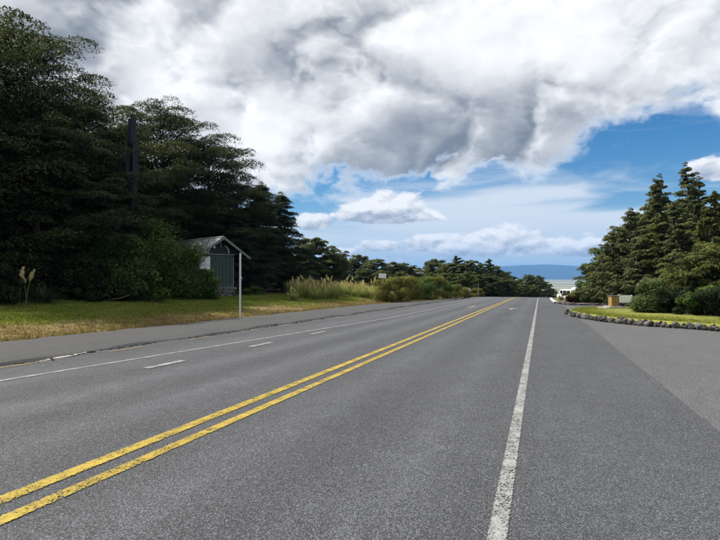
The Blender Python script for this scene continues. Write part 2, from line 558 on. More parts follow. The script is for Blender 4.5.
gx = axis([(-30000, -4000, 6), (-4000, -300, 10), (-300, -60, 14), (-60, -14.2, 46), (-14.2, 46, 40), (46, 300, 14), (300, 4000, 10), (4000, 30000, 6)])
gy = axis([(-20000, -300, 5), (-300, -30, 8), (-30, 130, 130), (130, 400, 40), (400, 3000, 20), (3000, 30000, 20)])
X, Y = np.meshgrid(gx, gy)
rngG = np.random.default_rng(5)
Z = ground(X, Y) - .05
bumpy = (X < -14.5) & (X > -60) & (Y < 130) & (Y > -30)
Z = Z + np.where(bumpy, rngG.normal(0, .025, Z.shape) + .05 - .0, 0)
Z = np.where(X <= -14.5, Z, ground(X, Y) - .05)
nx, ny = len(gx), len(gy)
i = np.arange(nx * ny).reshape(ny, nx)
gf = np.stack([i[:-1, :-1], i[:-1, 1:], i[1:, 1:], i[1:, :-1]], -1).reshape(-1, 4)
tag(obj('ground', mesh('ground', np.stack([X, Y, Z], -1).reshape(-1, 3), gf, M['turf'], True)), kind='structure')


def strip(name, left, right, ys, zoff, m, parent=None, kind=None, jag=0.0, seed=1):
    """a sheet between two lateral limits (functions of Y) that follows the road profile"""
    ys = np.asarray(ys, float); rg = np.random.default_rng(seed)
    L = np.array([left(q) for q in ys]); Rr = np.array([right(q) for q in ys])
    if jag: L = L + rg.normal(0, jag, len(ys)); Rr = Rr + rg.normal(0, jag, len(ys))
    zz = zr(ys) + zoff
    v = np.zeros((len(ys) * 2, 3)); v[0::2] = np.stack([L, ys, zz], -1); v[1::2] = np.stack([Rr, ys, zz], -1)
    k = np.arange(len(ys) - 1) * 2
    f = np.stack([k, k + 1, k + 3, k + 2], -1)
    uv = np.zeros((len(v), 2)); uv[0::2, 0] = -1; uv[1::2, 0] = 1; uv[0::2, 1] = ys; uv[1::2, 1] = ys
    o = obj(name, mesh(name, v, f, m, True, uv), parent)
    if kind: tag(o, kind=kind)
    return o


YS = np.concatenate([np.arange(-30, 84, 1.0), np.arange(84, 104, .5), np.arange(104, 401, 4)])
road = strip('road', lambda y: -10.6, lambda y: 1.95, YS, 0.0, M['road_seal'], kind='structure')
# newer, darker seal of the shoulder beyond the edge line
strip('shoulder', lambda y: -.06, lambda y: 1.95 + .04 * math.sin(y * .35) + .02 * math.sin(y * 1.3), np.arange(-6, 84, .16), .004, M['shoulder_seal'], road, jag=.022)


def bend(y): return .0 if y < 78 else .0022 * (y - 78) ** 2        # markings swing right over the crest


def line(name, xc, w, y0, y1, m, step=1.0, z=.009):
    return strip(name, lambda y: xc(y) - w / 2, lambda y: xc(y) + w / 2, np.arange(y0, y1 + 1e-6, step), z, m, road)


line('centre_line', lambda y: -3.90 + bend(y) * .5, .17, -6, 112, M['yellow_paint'])
line('centre_line', lambda y: -3.56 + bend(y) * .5, .15, -6, 112, M['yellow_paint'])
line('edge_line', lambda y: -.275 + bend(y), .135, -6, 112, M['white_paint'])


def left_edge(y):
    k = max(0., min(1., (27 - y) / 27)); return -7.42 - 1.75 * k ** 1.05


line('edge_line', left_edge, .13, -6, 110, M['white_paint'])
for px, py in ((175, 365), (267, 345), (320, 333)):
    c, _ = hit(px, py)
    line('lane_dash', lambda y: -7.36, .19, c.y - .6, c.y + .6, M['white_paint'], .17, .013)
# lane arrows
def arrow(px, py, s, name='lane_arrow'):
    c, _ = hit(px, py)
    pts = [(-.07, -2.0), (.07, -2.0), (.10, .4), (.42, .35), (0, 2.0), (-.42, .35), (-.10, .4)]
    v = [(c.x + x * 1.15 + .02, c.y + y * s * .9, float(zr(c.y + y * s * .9)) + .013) for x, y in pts]
    obj(name, mesh(name, v, [(0, 1, 2, 6), (6, 2, 4), (2, 3, 4), (5, 6, 4)], M['white_paint'], uv=[(0, 0)] * 7), road)
arrow(511.5, 309, 1.0); arrow(472, 306.6, -1.0)
# broken yellow no-stopping marks along the left edge
for k in range(14):
    y0 = 4.5 + k * 3.1
    line('kerb_dash', lambda y: -10.05, .11, y0, y0 + 1.15, M['old_yellow_paint'], .23, .010)

# footpath: a sealed strip a hand above the road, its roadside edge broken
rgp = np.random.default_rng(11)
pys = np.arange(-10, 78.1, .35)


def path_r(y): return -10.42 + max(0, y - 55) * .035
def path_l(y): return -14.2 + max(0, y - 46) * .155


zz = zr(pys)
edge_w = np.convolve(rgp.normal(0, .16, len(pys)), [.25, .5, .25], 'same') + .10 * np.sin(pys * .9)
Lw = np.convolve(rgp.normal(0, .10, len(pys)), [.25, .5, .25], 'same')
rows = []
for q, (y, zq) in enumerate(zip(pys, zz)):
    r = path_r(y) + edge_w[q] * .6; l = path_l(y) + Lw[q]
    l = min(l, r - .3)
    h = .055 + .02 * math.sin(y * 1.7)
    rows.append([(r + .06, y, zq - .02), (r, y, zq + h * .85), (r - .05, y, zq + h), (r - 1.1, y, zq + h + .025), (l + .4, y, zq + .07), (l, y, zq + .045), (l - .05, y, zq - .06)])
nr = len(rows[0]); v = np.array(rows).reshape(-1, 3)
i = np.arange(len(pys) * nr).reshape(len(pys), nr)
f = np.stack([i[:-1, 1:], i[:-1, :-1], i[1:, :-1], i[1:, 1:]], -1).reshape(-1, 4)
path = tag(obj('footpath', mesh('footpath', v, f, M['path_seal'])), kind='structure')
# the crumbled dark lip of the old seal: many small broken pieces along the edge
mb = MB(); rnd = random.Random(3)
for k in range(620):
    y = rnd.uniform(-2, 70); s = rnd.uniform(.02, .075) * (1.6 if rnd.random() < .1 else 1)
    q = min(int((y + 10) / .35), len(pys) - 1)
    xx = path_r(y) + edge_w[q] * .6 + abs(rnd.gauss(0, .10)) + .02
    mb.box((xx, y, float(zr(y)) + s * .18), (s, s * rnd.uniform(.7, 2.2), s * .5), rnd.uniform(0, 3), .7)
tag(obj('seal_rubble', mb.mesh('seal_rubble', M['broken_seal']), path), kind='stuff')
# open crack / channel between road and footpath
strip('crack', lambda y: path_r(y) - .10 + .10 * math.sin(y * .9), lambda y: path_r(y) + .06 + .08 * math.sin(y * .9) + .06 * math.sin(y * 2.3), np.arange(-4, 76, .3), .006, M['broken_seal'], path, jag=.035)
# pale concrete joint strip in the footpath and a patch of concrete at the edge
for px, py, w, l in ((62, 357.5, .28, 1.2), (80, 353.5, .2, .6)):
    c, _ = hit(px, py)
    v = [(c.x + rnd.uniform(-.08, .08) + w * a, c.y + rnd.uniform(-.15, .15) + l * b_, float(zr(c.y)) + .012) for a, b_ in ((-.5, -.4), (.5, -.5), (.5, .4), (0, .55), (-.5, .5))]
    obj('concrete_patch', mesh('concrete_patch', v, [(0, 1, 2, 3, 4)], M['concrete']), path)

# side road / forecourt right of the shoulder
sx = axis([(1.9, 8, 10), (8, 60, 26)]); sy = np.arange(-30, 61, 1.0)
X, Y = np.meshgrid(sx, sy); Z = zr(Y) + .0
X = X + np.where(X < 2, 0, 0)
i = np.arange(X.size).reshape(X.shape)
f = np.stack([i[:-1, :-1], i[:-1, 1:], i[1:, 1:], i[1:, :-1]], -1).reshape(-1, 4)
tag(obj('side_road', mesh('side_road', np.stack([X, Y, Z - .003], -1).reshape(-1, 3), f, M['side_seal'], True)), kind='structure')


def plot(name, poly, m, top, skirt=.12, dome=0.0):
    """a raised bed with an irregular outline, slightly domed"""
    n = len(poly); cx = sum(p[0] for p in poly) / n; cy = sum(p[1] for p in poly) / n
    v, f = [], []
    rings = [1.0, .985, .8, .55, .3]
    for q, k in enumerate(rings):
        for x, y in poly:
            xx, yy = cx + (x - cx) * k, cy + (y - cy) * k
            v.append((xx, yy, float(zr(yy)) + (top - skirt if q == 0 else top + dome * (1 - k * k))))
    v.append((cx, cy, float(zr(cy)) + top + dome))
    for q in range(len(rings) - 1):
        for k in range(n):
            k2 = (k + 1) % n; f.append((q * n + k, q * n + k2, (q + 1) * n + k2, (q + 1) * n + k))
    for k in range(n): f.append(((len(rings) - 1) * n + k, (len(rings) - 1) * n + (k + 1) % n, len(v) - 1))
    return obj(name, mesh(name, v, f, m, True))


# grassed island: outline from the foot of its stone edging
def smooth_poly(pts, n=5):
    out = []
    N = len(pts)
    for k in range(N):
        p0, p1, p2, p3 = (Vector(pts[(k + d) % N]) for d in (-1, 0, 1, 2))
        for j in range(n):
            t = j / n
            out.append(tuple(.5 * ((2 * p1) + (p2 - p0) * t + (2 * p0 - 5 * p1 + 4 * p2 - p3) * t * t + (3 * p1 - p0 - 3 * p2 + p3) * t ** 3)))
    return out


front = [hit(px, py)[0].xy for px, py in ((568, 313.2), (571.5, 315.3), (580, 317.6), (597, 320.6), (620, 323.5), (650, 326.3), (690, 329.0), (722, 331.5), (790, 338))]
back = [hit(px, py, .3)[0].xy for px, py in ((790, 312), (722, 309), (660, 307.4), (610, 306.8), (580, 307.4), (570.5, 309.6))]
island_poly = smooth_poly([tuple(p) for p in front + back], 4)
island = tag(plot('grass_island', island_poly, M['lawn'], .26, .3, .10), kind='structure')

bed_f = [hit(px, py)[0].xy for px, py in ((554.5, 302.6), (558, 303.6), (565, 304.6), (575, 305.2), (600, 305.3), (640, 305.3), (700, 305.3), (800, 306))]
bed_b = [Vector((60, 62)), Vector((60, 92)), Vector((12, 92)), Vector((5.5, 82)), Vector((2.6, 76))]
bed_poly = smooth_poly([tuple(p) for p in bed_f + bed_b], 4)
bed = tag(plot('planting_bed', bed_poly, M['bark_mulch'], .12, .14), kind='structure')

# hills beyond the plain
hx = np.linspace(-9000, 15000, 160); hy = np.linspace(14500, 21000, 24)
X, Y = np.meshgrid(hx, hy)
prof = np.interp(X, [-9000, -6000, -3500, -1700, -500, 300, 1100, 2000, 3500, 6000, 9000, 15000], [80, 130, 240, 360, 430, 438, 415, 330, 250, 170, 130, 90])
rg = np.random.default_rng(2)
wob = sum(a * np.sin(X / l + ph + Y / (l * 2.3)) for a, l, ph in ((12, 900, .3), (7, 420, 1.9), (4, 190, 4.0), (2.5, 95, 2.0)))
s = np.clip((Y - 14500) / 3200, 0, 1); s = s * s * (3 - 2 * s); e = np.clip((21000 - Y) / 2000, 0, 1)
rav = 30 * np.abs(np.sin(X / 330 + np.sin(Y / 700))) * s * (1 - s) * 4
Z = -64 + (prof + wob) * s * e - rav
i = np.arange(X.size).reshape(X.shape)
f = np.stack([i[:-1, :-1], i[:-1, 1:], i[1:, 1:], i[1:, :-1]], -1).reshape(-1, 4)
tag(obj('hills', mesh('hills', np.stack([X, Y, Z], -1).reshape(-1, 3), f, M['hill_scrub'], True)), kind='structure')

# ------------------------------------------------------------------ vegetation generators
def leaves(cc, cr, per, size, rg, tilt=.9, cl_tint=None, aspect=.5, dome=True, upright=0.0, scatter=.30, form=.55):
    """cc (n,3) clump centres, cr (n,3) radii, per leaf count -> rhombic leaf quads"""
    n = len(cc); per = np.asarray(per, int); idx = np.repeat(np.arange(n), per); m_ = len(idx)
    a = rg.uniform(0, 2 * np.pi, m_); rho = np.sqrt(rg.uniform(0, 1, m_)) * (1 + .12 * rg.normal(0, 1, m_))
    if dome:
        z = (1 - rho ** 2) * .9 + rg.normal(0, .17, m_) - .35
    else:
        u = rg.normal(0, 1, (m_, 3)); u /= np.linalg.norm(u, axis=1)[:, None] + 1e-9
        k = rg.uniform(.45, 1.0, m_) ** .6 * (1 + .10 * rg.normal(0, 1, m_))
        off = u * k[:, None]
    if dome: off = np.stack([np.cos(a) * rho, np.sin(a) * rho, z], -1)
    p = cc[idx] + off * cr[idx]
    nrm = np.stack([rg.normal(0, tilt, m_), rg.normal(0, tilt, m_), np.ones(m_)], -1)
    if dome: nrm[:, :2] += off[:, :2] * .45
    else: nrm += off * 1.1
    nrm /= np.linalg.norm(nrm, axis=1)[:, None]
    t = rg.normal(0, 1, (m_, 3)); t[:, 2] += upright
    t -= nrm * (t * nrm).sum(1)[:, None]; t /= np.linalg.norm(t, axis=1)[:, None] + 1e-9
    bt = np.cross(nrm, t)
    L = (size * rg.uniform(.6, 1.35, m_))[:, None] * .5; W = L * aspect
    v = np.empty((m_, 3, 3)); v[:, 0] = p - t * L * .6 - bt * W; v[:, 1] = p - t * L * .6 + bt * W; v[:, 2] = p + t * L
    f = np.arange(m_ * 3).reshape(-1, 3)
    ct = rg.uniform(0, 1, n) if cl_tint is None else cl_tint
    tint = np.clip(.80 * ct[idx] + .20 * rg.uniform(0, 1, m_), 0, 1)
    # a leaf is lit with the mass it belongs to: clump form + crown form + some scatter
    ctr = cc.mean(0); span = np.abs(cc - ctr).max(0) + 1e-6
    sh = off * np.array([.9, .9, .9]) + (np.array([0, 0, .55]) if dome else 0) + (p - ctr) / span * form + rg.normal(0, scatter, (m_, 3))
    sh /= np.linalg.norm(sh, axis=1)[:, None] + 1e-9
    return v.reshape(-1, 3), f, np.repeat(tint, 3), np.repeat(sh, 3, axis=0)


def tree_meshes(seed, H, Rd, kind='beech', n_limb=44, total=50000, leaf=.2, mat='beech_leaf', bark='bark', low=.10, lean=(0, 0)):
    rg = np.random.default_rng(seed); rnd = random.Random(seed)
    mb = MB(); tr = H * .020 + .06
    k = 7
    wob = [(0, 0)]
    for q in range(1, k + 1): wob.append((wob[-1][0] + rnd.uniform(-.018, .018) * H + lean[0] / k, wob[-1][1] + rnd.uniform(-.018, .018) * H + lean[1] / k))
    TH = .84 if kind == 'beech' else .94
    tp = [Vector((wob[q][0], wob[q][1], H * TH * q / k - (.3 if q == 0 else 0))) for q in range(k + 1)]
    mb.tube(tp, [tr * 1.5 if q == 0 else tr * (1 - .9 * q / k) + .015 for q in range(k + 1)], 7)
    def trunk_at(h):
        q = min(k - 1e-6, max(0, h / TH * k)); i0 = int(q); return tp[i0].lerp(tp[i0 + 1], q - i0)
    cc, cr, ct = [], [], []
    az = rnd.uniform(0, 6.28)
    for q in range(n_limb):
        u = (q + rnd.random()) / n_limb
        h = low + (1 - low) * u
        if kind == 'beech': prof = (.62 + .38 * min(1, h / .38)) if h < .42 else math.sqrt(max(.06, 1 - ((h - .42) / .60) ** 2))
        elif kind == 'cone': prof = max(.06, (1 - h) ** .80 * 1.05)
        elif kind == 'spire': prof = max(.05, (1 - h) ** .62 * (.55 + .45 * min(1, h * 5)))
        else: prof = max(.22, math.sqrt(max(0, 1 - (max(0, h - .45) / .58) ** 2)) * (.75 + .25 * min(1, h / .4)))
        az += 2.4 + rnd.uniform(-.5, .5)
        r = Rd * prof * (rnd.uniform(.50, 1.25) if kind == 'spire' else rnd.uniform(.70, 1.12)) * (1.22 if rnd.random() < .10 else 1)
        rise = {'beech': rnd.uniform(.20, .55) + (.5 * max(0, h - .6)), 'cone': rnd.uniform(-.12, .12), 'round': rnd.uniform(.1, .5), 'spire': rnd.uniform(.10, .55)}.get(kind, .35)
        hz = h * H - r * rise * .7
        p0 = trunk_at(max(.03, min(.93, hz / H * .97)))
        ze = min(p0.z + r * rise, H * .985)
        d = Vector((math.cos(az), math.sin(az), 0))
        p1 = p0 + d * r; p1.z = ze
        mid = p0.lerp(p1, .5); mid.z += r * (.10 if kind == 'beech' else .03)
        mb.tube([p0, mid, p1], [max(.02, tr * .42 * (1 - .6 * u)), max(.014, tr * .22 * (1 - .6 * u)), .01], 4, False)
        nc = 7 if kind == 'beech' else 6
        side = Vector((-d.y, d.x, 0))
        base_t = rnd.random()
        for j in range(nc):
            s = .22 + .82 * (j + rnd.random() * .8) / nc
            s = min(s, 1.05)
            c = p0.lerp(mid, s * 2) if s < .5 else mid.lerp(p1, (s - .5) * 2)
            sz = (.19 * Rd * ({'beech': 1, 'spire': .70, 'round': .95}.get(kind, .88)) * rnd.uniform(.5, 1.4)) * (.45 + .55 * prof)
            c = c + side * rnd.gauss(0, .22 * r * (1.1 - .3 * s)) + Vector((0, 0, rnd.gauss(0, .28 * sz)))
            if s > .45: mb.tube([p0.lerp(mid, .9), c], [.018, .006], 3, False)
            cc.append(c); cr.append((sz * 1.15, sz * 1.15, sz * ({'beech': .42, 'spire': .58, 'round': .72}.get(kind, .38))))
            ct.append(min(1, max(0, base_t * .5 + rnd.random() * .5)))
    # leader tuft
    for q in range(5):
        bb = kind == 'beech'
        c = (trunk_at(.84) + Vector((rnd.gauss(0, .16 * Rd), rnd.gauss(0, .16 * Rd), H * rnd.uniform(.06, .13)))) if bb else trunk_at(.90 + .02 * q) + Vector((rnd.gauss(0, .04 * Rd), rnd.gauss(0, .04 * Rd), .01 * H * q))
        sz = Rd * (.16 if bb else .06)
        cc.append(c); cr.append((sz, sz, sz * .8)); ct.append(rnd.random())
    cc = np.array([tuple(c) for c in cc]); cr = np.array(cr); ct = np.array(ct)
    ctr = cc.mean(0); rad = np.linalg.norm((cc - ctr)[:, :2], axis=1) / Rd
    wgt = cr[:, 0] ** 2 * (.55 + .75 * np.clip(rad + (cc[:, 2] / H) ** 3 * .6, 0, 1)); per = np.maximum(12, wgt / wgt.sum() * total).astype(int)
    v, f, t, nn = leaves(cc, cr, per * 2, leaf * .86, rg, .85, ct, .58, True, 0.0, *({'beech_leaf': (.30, .55), 'beech_leaf_b': (.30, .55), 'fir_leaf': (.35, .5)}.get(mat, (.55, .45))))
    return mb.mesh('trunk', M[bark]), mesh('crown', v, f, M[mat], False, None, t, nn)


def plant_tree(name, meshes, loc, rz=0.0, sc=(1, 1, 1), label='', cat='tree', group=None):
    e = empty(name, loc, rz); e.scale = sc
    obj('trunk', meshes[0], e); obj('crown', meshes[1], e)
    tag(e, label, cat, group)
    return e


def shrub_meshes(seed, H, Rx, Ry, mat='shrub_leaf', n=40, total=14000, leaf=.14, lumps=.34, aspect=.45, upright=.3, bark='bark'):
    rg = np.random.default_rng(seed); rnd = random.Random(seed); mb = MB(); cc, cr, ct = [], [], []
    for q in range(n):
        a = rnd.uniform(0, 6.28); u = rnd.random() ** .6; zz = rnd.uniform(.10, .92)
        w = math.sqrt(max(.08, 1 - max(0, (zz - .35) / .68) ** 2))
        sz = lumps * H * rnd.uniform(.45, 1.0) * (1 - .35 * zz)
        c = Vector((math.cos(a) * u * Rx * w * .85, math.sin(a) * u * Ry * w * .85, min(zz * H, H - sz * .8)))
        cc.append(tuple(c)); cr.append((sz, sz, sz * .75)); ct.append(rnd.random())
        if q % 2 == 0: mb.tube([(c.x * .12, c.y * .12, -.1), (c.x * .45, c.y * .45, c.z * .5), tuple(c)], [.035 + .008 * H, .02, .008], 4, False)
    cc = np.array(cc); cr = np.array(cr); wgt = cr[:, 0] ** 2; per = np.maximum(20, wgt / wgt.sum() * total).astype(int)
    v, f, t, nn = leaves(cc, cr, (per * 1.6).astype(int), leaf * .9, rg, .7, np.array(ct), aspect, False, upright, .65, .25)
    v[:, 2] = np.maximum(v[:, 2], -.05)
    return mb.mesh('stem', M[bark]), mesh('foliage', v, f, M[mat], False, None, t, nn)


def plant_shrub(name, meshes, loc, rz, sc, label, group=None, cat='shrub'):
    e = empty(name, loc, rz); e.scale = sc
    obj('stem', meshes[0], e); obj('foliage', meshes[1], e)
    return tag(e, label, cat, group)


def blades_mesh(name, seed, n, L, spread, width, mat, droop=.9, base=.18):
    """a tussock of arching strap leaves"""
    rg = np.random.default_rng(seed); seg = 4
    a = rg.uniform(0, 2 * np.pi, n); l = L * rg.uniform(.55, 1.1, n); inc = np.abs(rg.normal(0, spread, n)) + .05
    b0 = rg.uniform(0, base, n); w = width * rg.uniform(.6, 1.2, n)
    V = np.zeros((n, (seg + 1) * 2, 3)); d = np.stack([np.cos(a), np.sin(a), 0 * a], -1); sd_ = np.stack([-np.sin(a), np.cos(a), 0 * a], -1)
    pth = d * b0[:, None] + np.array([0, 0, -.05]); ang = np.pi / 2 - inc
    for s in range(seg + 1):
        ww = w * (1 - s / seg) ** .6 * (.5 if s == 0 else .5) + .001
        V[:, 2 * s] = pth - sd_ * ww[:, None]; V[:, 2 * s + 1] = pth + sd_ * ww[:, None]
        ang = ang - droop * (s + 1) / seg * .45 * rg.uniform(.6, 1.4, n)
        pth = pth + (d * np.cos(ang)[:, None] + np.array([0, 0, 1.0]) * np.sin(ang)[:, None]) * (l / seg)[:, None]
    k = (seg + 1) * 2
    f = np.concatenate([np.arange(n)[:, None] * k + np.array([2 * s, 2 * s + 1, 2 * s + 3, 2 * s + 2])[None] for s in range(seg)])
    t = np.repeat(rg.uniform(0, 1, n), k)
    return mesh(name, V.reshape(-1, 3), f, M[mat], False, None, t)


def plume_mesh(seed, H, pl=.55, pr=.10):
    """one flowering stalk, feathery head nodding to one side"""
    rg = np.random.default_rng(seed); mb = MB(); mb.tube([(0, 0, 0), (.02 * H, 0, H * .6), (.06 * H, 0, H)], [.012, .010, .006], 4, False)
    n = 130; s = rg.uniform(0, 1, n); wid = pr * (np.minimum(1, s / .22) ** .7 * (1 - s * .86)) * rg.uniform(.2, 1.15, n)
    a = rg.uniform(0, 6.28, n)
    p = np.stack([.06 * H + .22 * pl * s ** 2 + np.cos(a) * wid, np.sin(a) * wid, H - .12 * pl + pl * s - .08 * s ** 2], -1)
    L = .06; dr = np.stack([np.cos(a) * .5 + .4, np.sin(a) * .5, rg.normal(.7, .3, n)], -1); dr /= np.linalg.norm(dr, axis=1)[:, None]
    sd_ = np.cross(dr, rg.normal(0, 1, (n, 3))); sd_ /= np.linalg.norm(sd_, axis=1)[:, None]
    V = np.stack([p - dr * L, p - sd_ * L * .35, p + dr * L, p + sd_ * L * .35], 1).reshape(-1, 3)
    vs = np.concatenate([np.array([tuple(q) for q in mb.v]), V]); b0 = len(mb.v)
    fs = [tuple(q) for q in mb.f] + [tuple(b0 + 4 * k + j for j in range(4)) for k in range(n)]
    t = np.concatenate([np.zeros(b0), np.repeat(rg.uniform(0, 1, n), 4)])
    return mesh('plume', vs, fs, M['toetoe_plume'], False, None, t)


def gz(x, y): return float(ground(x, y))


ORD = ['first', 'second', 'third', 'fourth', 'fifth', 'sixth', 'seventh', 'eighth', 'ninth', 'tenth', 'eleventh', 'twelfth', 'thirteenth', 'fourteenth', 'fifteenth', 'sixteenth', 'seventeenth', 'eighteenth', 'nineteenth', 'twentieth', 'twenty-first', 'twenty-second', 'twenty-third', 'twenty-fourth', 'twenty-fifth', 'twenty-sixth', 'twenty-seventh', 'twenty-eighth', 'twenty-ninth', 'thirtieth']

# ------------------------------------------------------------------ the big trees on the left
GB = 'big dark trees along the left verge'
big = [  # name, px, top y, lateral X, radius, kind, limbs, leaves, leaf size, material, label
    ('beech_tree', -70, -20, -29, 6.5, 'beech', 40, 42000, .21, 'beech_leaf', 'tallest dark beech cut off by the left edge of the picture'),
    ('beech_tree', 22, 16, -31, 6.4, 'beech', 54, 78000, .16, 'beech_leaf', 'tall dark green beech whose crown is the highest at the far left'),
    ('beech_tree', 82, 84, -31, 6.2, 'beech', 48, 66000, .16, 'beech_leaf', 'spreading olive green beech just left of the cell mast'),
    ('beech_tree', 36, 118, -26.5, 4.6, 'beech', 46, 56000, .15, 'beech_leaf_b', 'lower shaded beech with drooping branches in front of the tallest beech'),
    ('beech_tree', 92, 172, -26.8, 3.6, 'beech', 42, 40000, .15, 'beech_leaf_b', 'dark shaded beech with low branches between mast and left bank'),
    ('beech_tree', 160, 97, -33, 6.6, 'beech', 62, 84000, .18, 'beech_leaf', 'broad domed beech just right of the cell mast'),
    ('beech_tree', 205, 138, -32, 6.2, 'beech', 52, 62000, .18, 'beech_leaf_b', 'dark beech behind the shelter, its crown sloping down to the right'),
    ('fir_tree', 258, 180, -29.5, 5.4, 'cone', 70, 50000, .19, 'fir_leaf', 'dense dark conical tree right behind the white pole'),
    ('fir_tree', 284, 190, -28.5, 5.0, 'cone', 70, 46000, .19, 'fir_leaf', 'dense dark conical tree beside the plumed toetoe grass'),
    ('beech_tree', 122, 116, -35, 4.6, 'beech', 40, 30000, .19, 'beech_leaf', 'dark beech filling the dip directly behind the cell mast'),
    ('beech_tree', 238, 176, -31, 4.6, 'beech', 44, 34000, .18, 'beech_leaf_b', 'dark rounded beech between the shelter roof and the conical trees'),
    ('fir_tree', 236, 205, -27.0, 3.6, 'cone', 54, 26000, .19, 'fir_leaf', 'smaller dark conical tree close behind the shelter gable'),
]
for q, (nm, px, ty, X0, Rd, kd, nl, tot, lf, mt, lab) in enumerate(big):
    x, y, D = at_x(px, X0); g = gz(x, y); H = ztop(ty, D) - g
    ms = tree_meshes(100 + q, H, Rd, kd, nl, tot, lf, mt, 'bark', .06 if kd == 'cone' else (.05 if X0 > -27 else .10))
    plant_tree(nm, ms, (x, y, g), 0, (1, 1, 1), lab, 'tree', GB)

# back row and distant trees share a handful of meshes (unit height 8 m)
protoA = [tree_meshes(200 + q, 8, 3.0, 'round', 40, 13000, .30, 'far_leaf', 'bark', .02) for q in range(3)]
protoB = [tree_meshes(210 + q, 8, 2.2, 'cone', 40, 10000, .28, 'fir_leaf', 'bark', .02) for q in range(2)]
protoC = [tree_meshes(220 + q, 8, 2.6, 'spire', 40, 11000, .28, 'far_leaf', 'bark', .02) for q in range(2)]
rnd = random.Random(77)


def far_tree(px, ty, D, lab, kind=None, wide=1.0, group=None, base=None):
    x, y = xy(px, D); g = gz(x, y) if base is None else base
    H = max(2.0, ztop(ty, D) - g)
    wide *= 1.25
    pr = rnd.choice({'a': protoA, 'b': protoB, 'c': protoC}[kind or rnd.choice('aac')])
    s = H / 8
    nm = {'b': 'fir_tree'}.get(kind, 'beech_tree')
    return plant_tree(nm, pr, (x, y, g - .1), rnd.uniform(0, 6.28), (s * wide, s * wide, s), lab, 'tree', group)


k = 0
for px, ty, X0 in ((-30, 90, -42), (20, 110, -43), (62, 140, -42), (108, 165, -43), (150, 185, -41), (198, 190, -42), (240, 225, -40), (270, 235, -40)):
    x, y, D = at_x(px, X0)
    far_tree(px, ty, D, f'dark tree behind the left bank, {ORD[k]} from the left in its row', 'a', 1.25, 'shadowy back row of trees'); k += 1

# the bank goes on past the left edge and shades the near lawn
for q, (x, y, h) in enumerate(((-29, 9.5, 15.5), (-28.5, 1.5, 14.5))):
    s_ = h / 8
    plant_tree('beech_tree', protoA[q], (x, y, gz(x, y)), q, (s_, s_, s_), ['dark beech of the left bank nearest outside the left edge', 'dark beech of the left bank closest to the viewer'][q], 'tree', GB)

# mid and far treeline left of the road
row = [(316, 237, 78, 'a', 1.1), (332, 248, 82, 'a', 1.0), (347, 257, 100, 'b', 1.2), (360, 254, 104, 'a', 1.0), (376, 258, 100, 'a', 1.1), (393, 261, 106, 'a', 1.1), (404, 262, 110, 'a', 1.1), (413, 265, 128, 'a', 1.0),
       (426, 261, 118, 'c', 1.1), (436, 258, 112, 'a', .9), (448, 262, 104, 'a', .9), (458, 255, 100, 'c', 1.3), (470, 259, 104, 'a', .9), (481, 262, 108, 'c', 1.1), (487, 258, 112, 'c', 1.0),
       (495, 265, 118, 'a', .7), (503, 270, 126, 'a', .8), (511, 275, 136, 'a', .8), (520, 278, 150, 'a', .9), (529, 274, 170, 'a', .9), (537, 275, 185, 'a', .9), (545, 281, 200, 'a', .9), (552, 288, 215, 'a', 1.0)]
for q, (px, ty, D, kd, wd) in enumerate(row):
    far_tree(px, ty, D, f'green tree in the far treeline, {ORD[q]} counting right from the dark conical trees', kd, wd, 'far treeline left of the road')
fill = [(340, 266, 92), (366, 268, 92), (383, 270, 94), (400, 271, 98), (432, 272, 100), (444, 272, 95), (465, 272, 92), (478, 274, 96), (492, 275, 103), (503, 277, 110), (512, 280, 118), (522, 284, 132), (300, 258, 74), (535, 284, 150)]
for q, (px, ty, D) in enumerate(fill):
    far_tree(px, ty, D, f'low leafy tree before the far treeline, {ORD[q]} of its row', 'a', 1.15, 'low front row of the far treeline')

# ------------------------------------------------------------------ trees on the right
right = [  # px, top y, D, radius, kind, leaves, material, label
    (690, 160, 43, 2.6, 'spire', 22000, 'right_leaf', 'tall pointed evergreen, the highest tree on the right side'),
    (668, 170, 45, 2.4, 'spire', 20000, 'right_leaf', 'tall pointed evergreen second highest on the right side'),
    (650, 178, 44, 2.4, 'spire', 20000, 'right_leaf', 'slim pointed evergreen left of the two highest right trees'),
    (632, 206, 46, 2.6, 'spire', 20000, 'right_leaf', 'pale lit evergreen stepping down behind the timber plinth'),
    (616, 228, 48, 2.4, 'spire', 17000, 'right_leaf', 'lower evergreen with ragged branches left of the timber plinth'),
    (604, 252, 52, 2.2, 'spire', 13000, 'right_leaf', 'smallest ragged evergreen at the left end of the right trees'),
    (714, 190, 36, 2.4, 'spire', 26000, 'right_leaf_b', 'yellowish green ragged evergreen at the right edge'),
    (742, 168, 40, 2.8, 'spire', 26000, 'right_leaf_b', 'tall yellowish evergreen cut off by the right edge'),
    (679, 200, 39, 2.3, 'spire', 24000, 'right_leaf', 'ragged tree under the highest evergreens behind the clipped bush'),
    (703, 174, 47, 2.4, 'spire', 20000, 'right_leaf', 'tall pointed evergreen just right of the highest right tree'),
    (660, 212, 41, 2.2, 'spire', 20000, 'right_leaf_b', 'mid height ragged evergreen behind the clipped bush'),
    (640, 240, 42, 2.2, 'spire', 18000, 'right_leaf', 'dark leafy tree right behind the clipped round bush'),
    (704, 252, 30, 2.4, 'beech', 20000, 'right_leaf_b', 'dark low tree near the stone edging at the right'),
    (735, 245, 29, 2.6, 'beech', 18000, 'right_leaf_b', 'dark low tree past the right edge above the stone edging'),
]
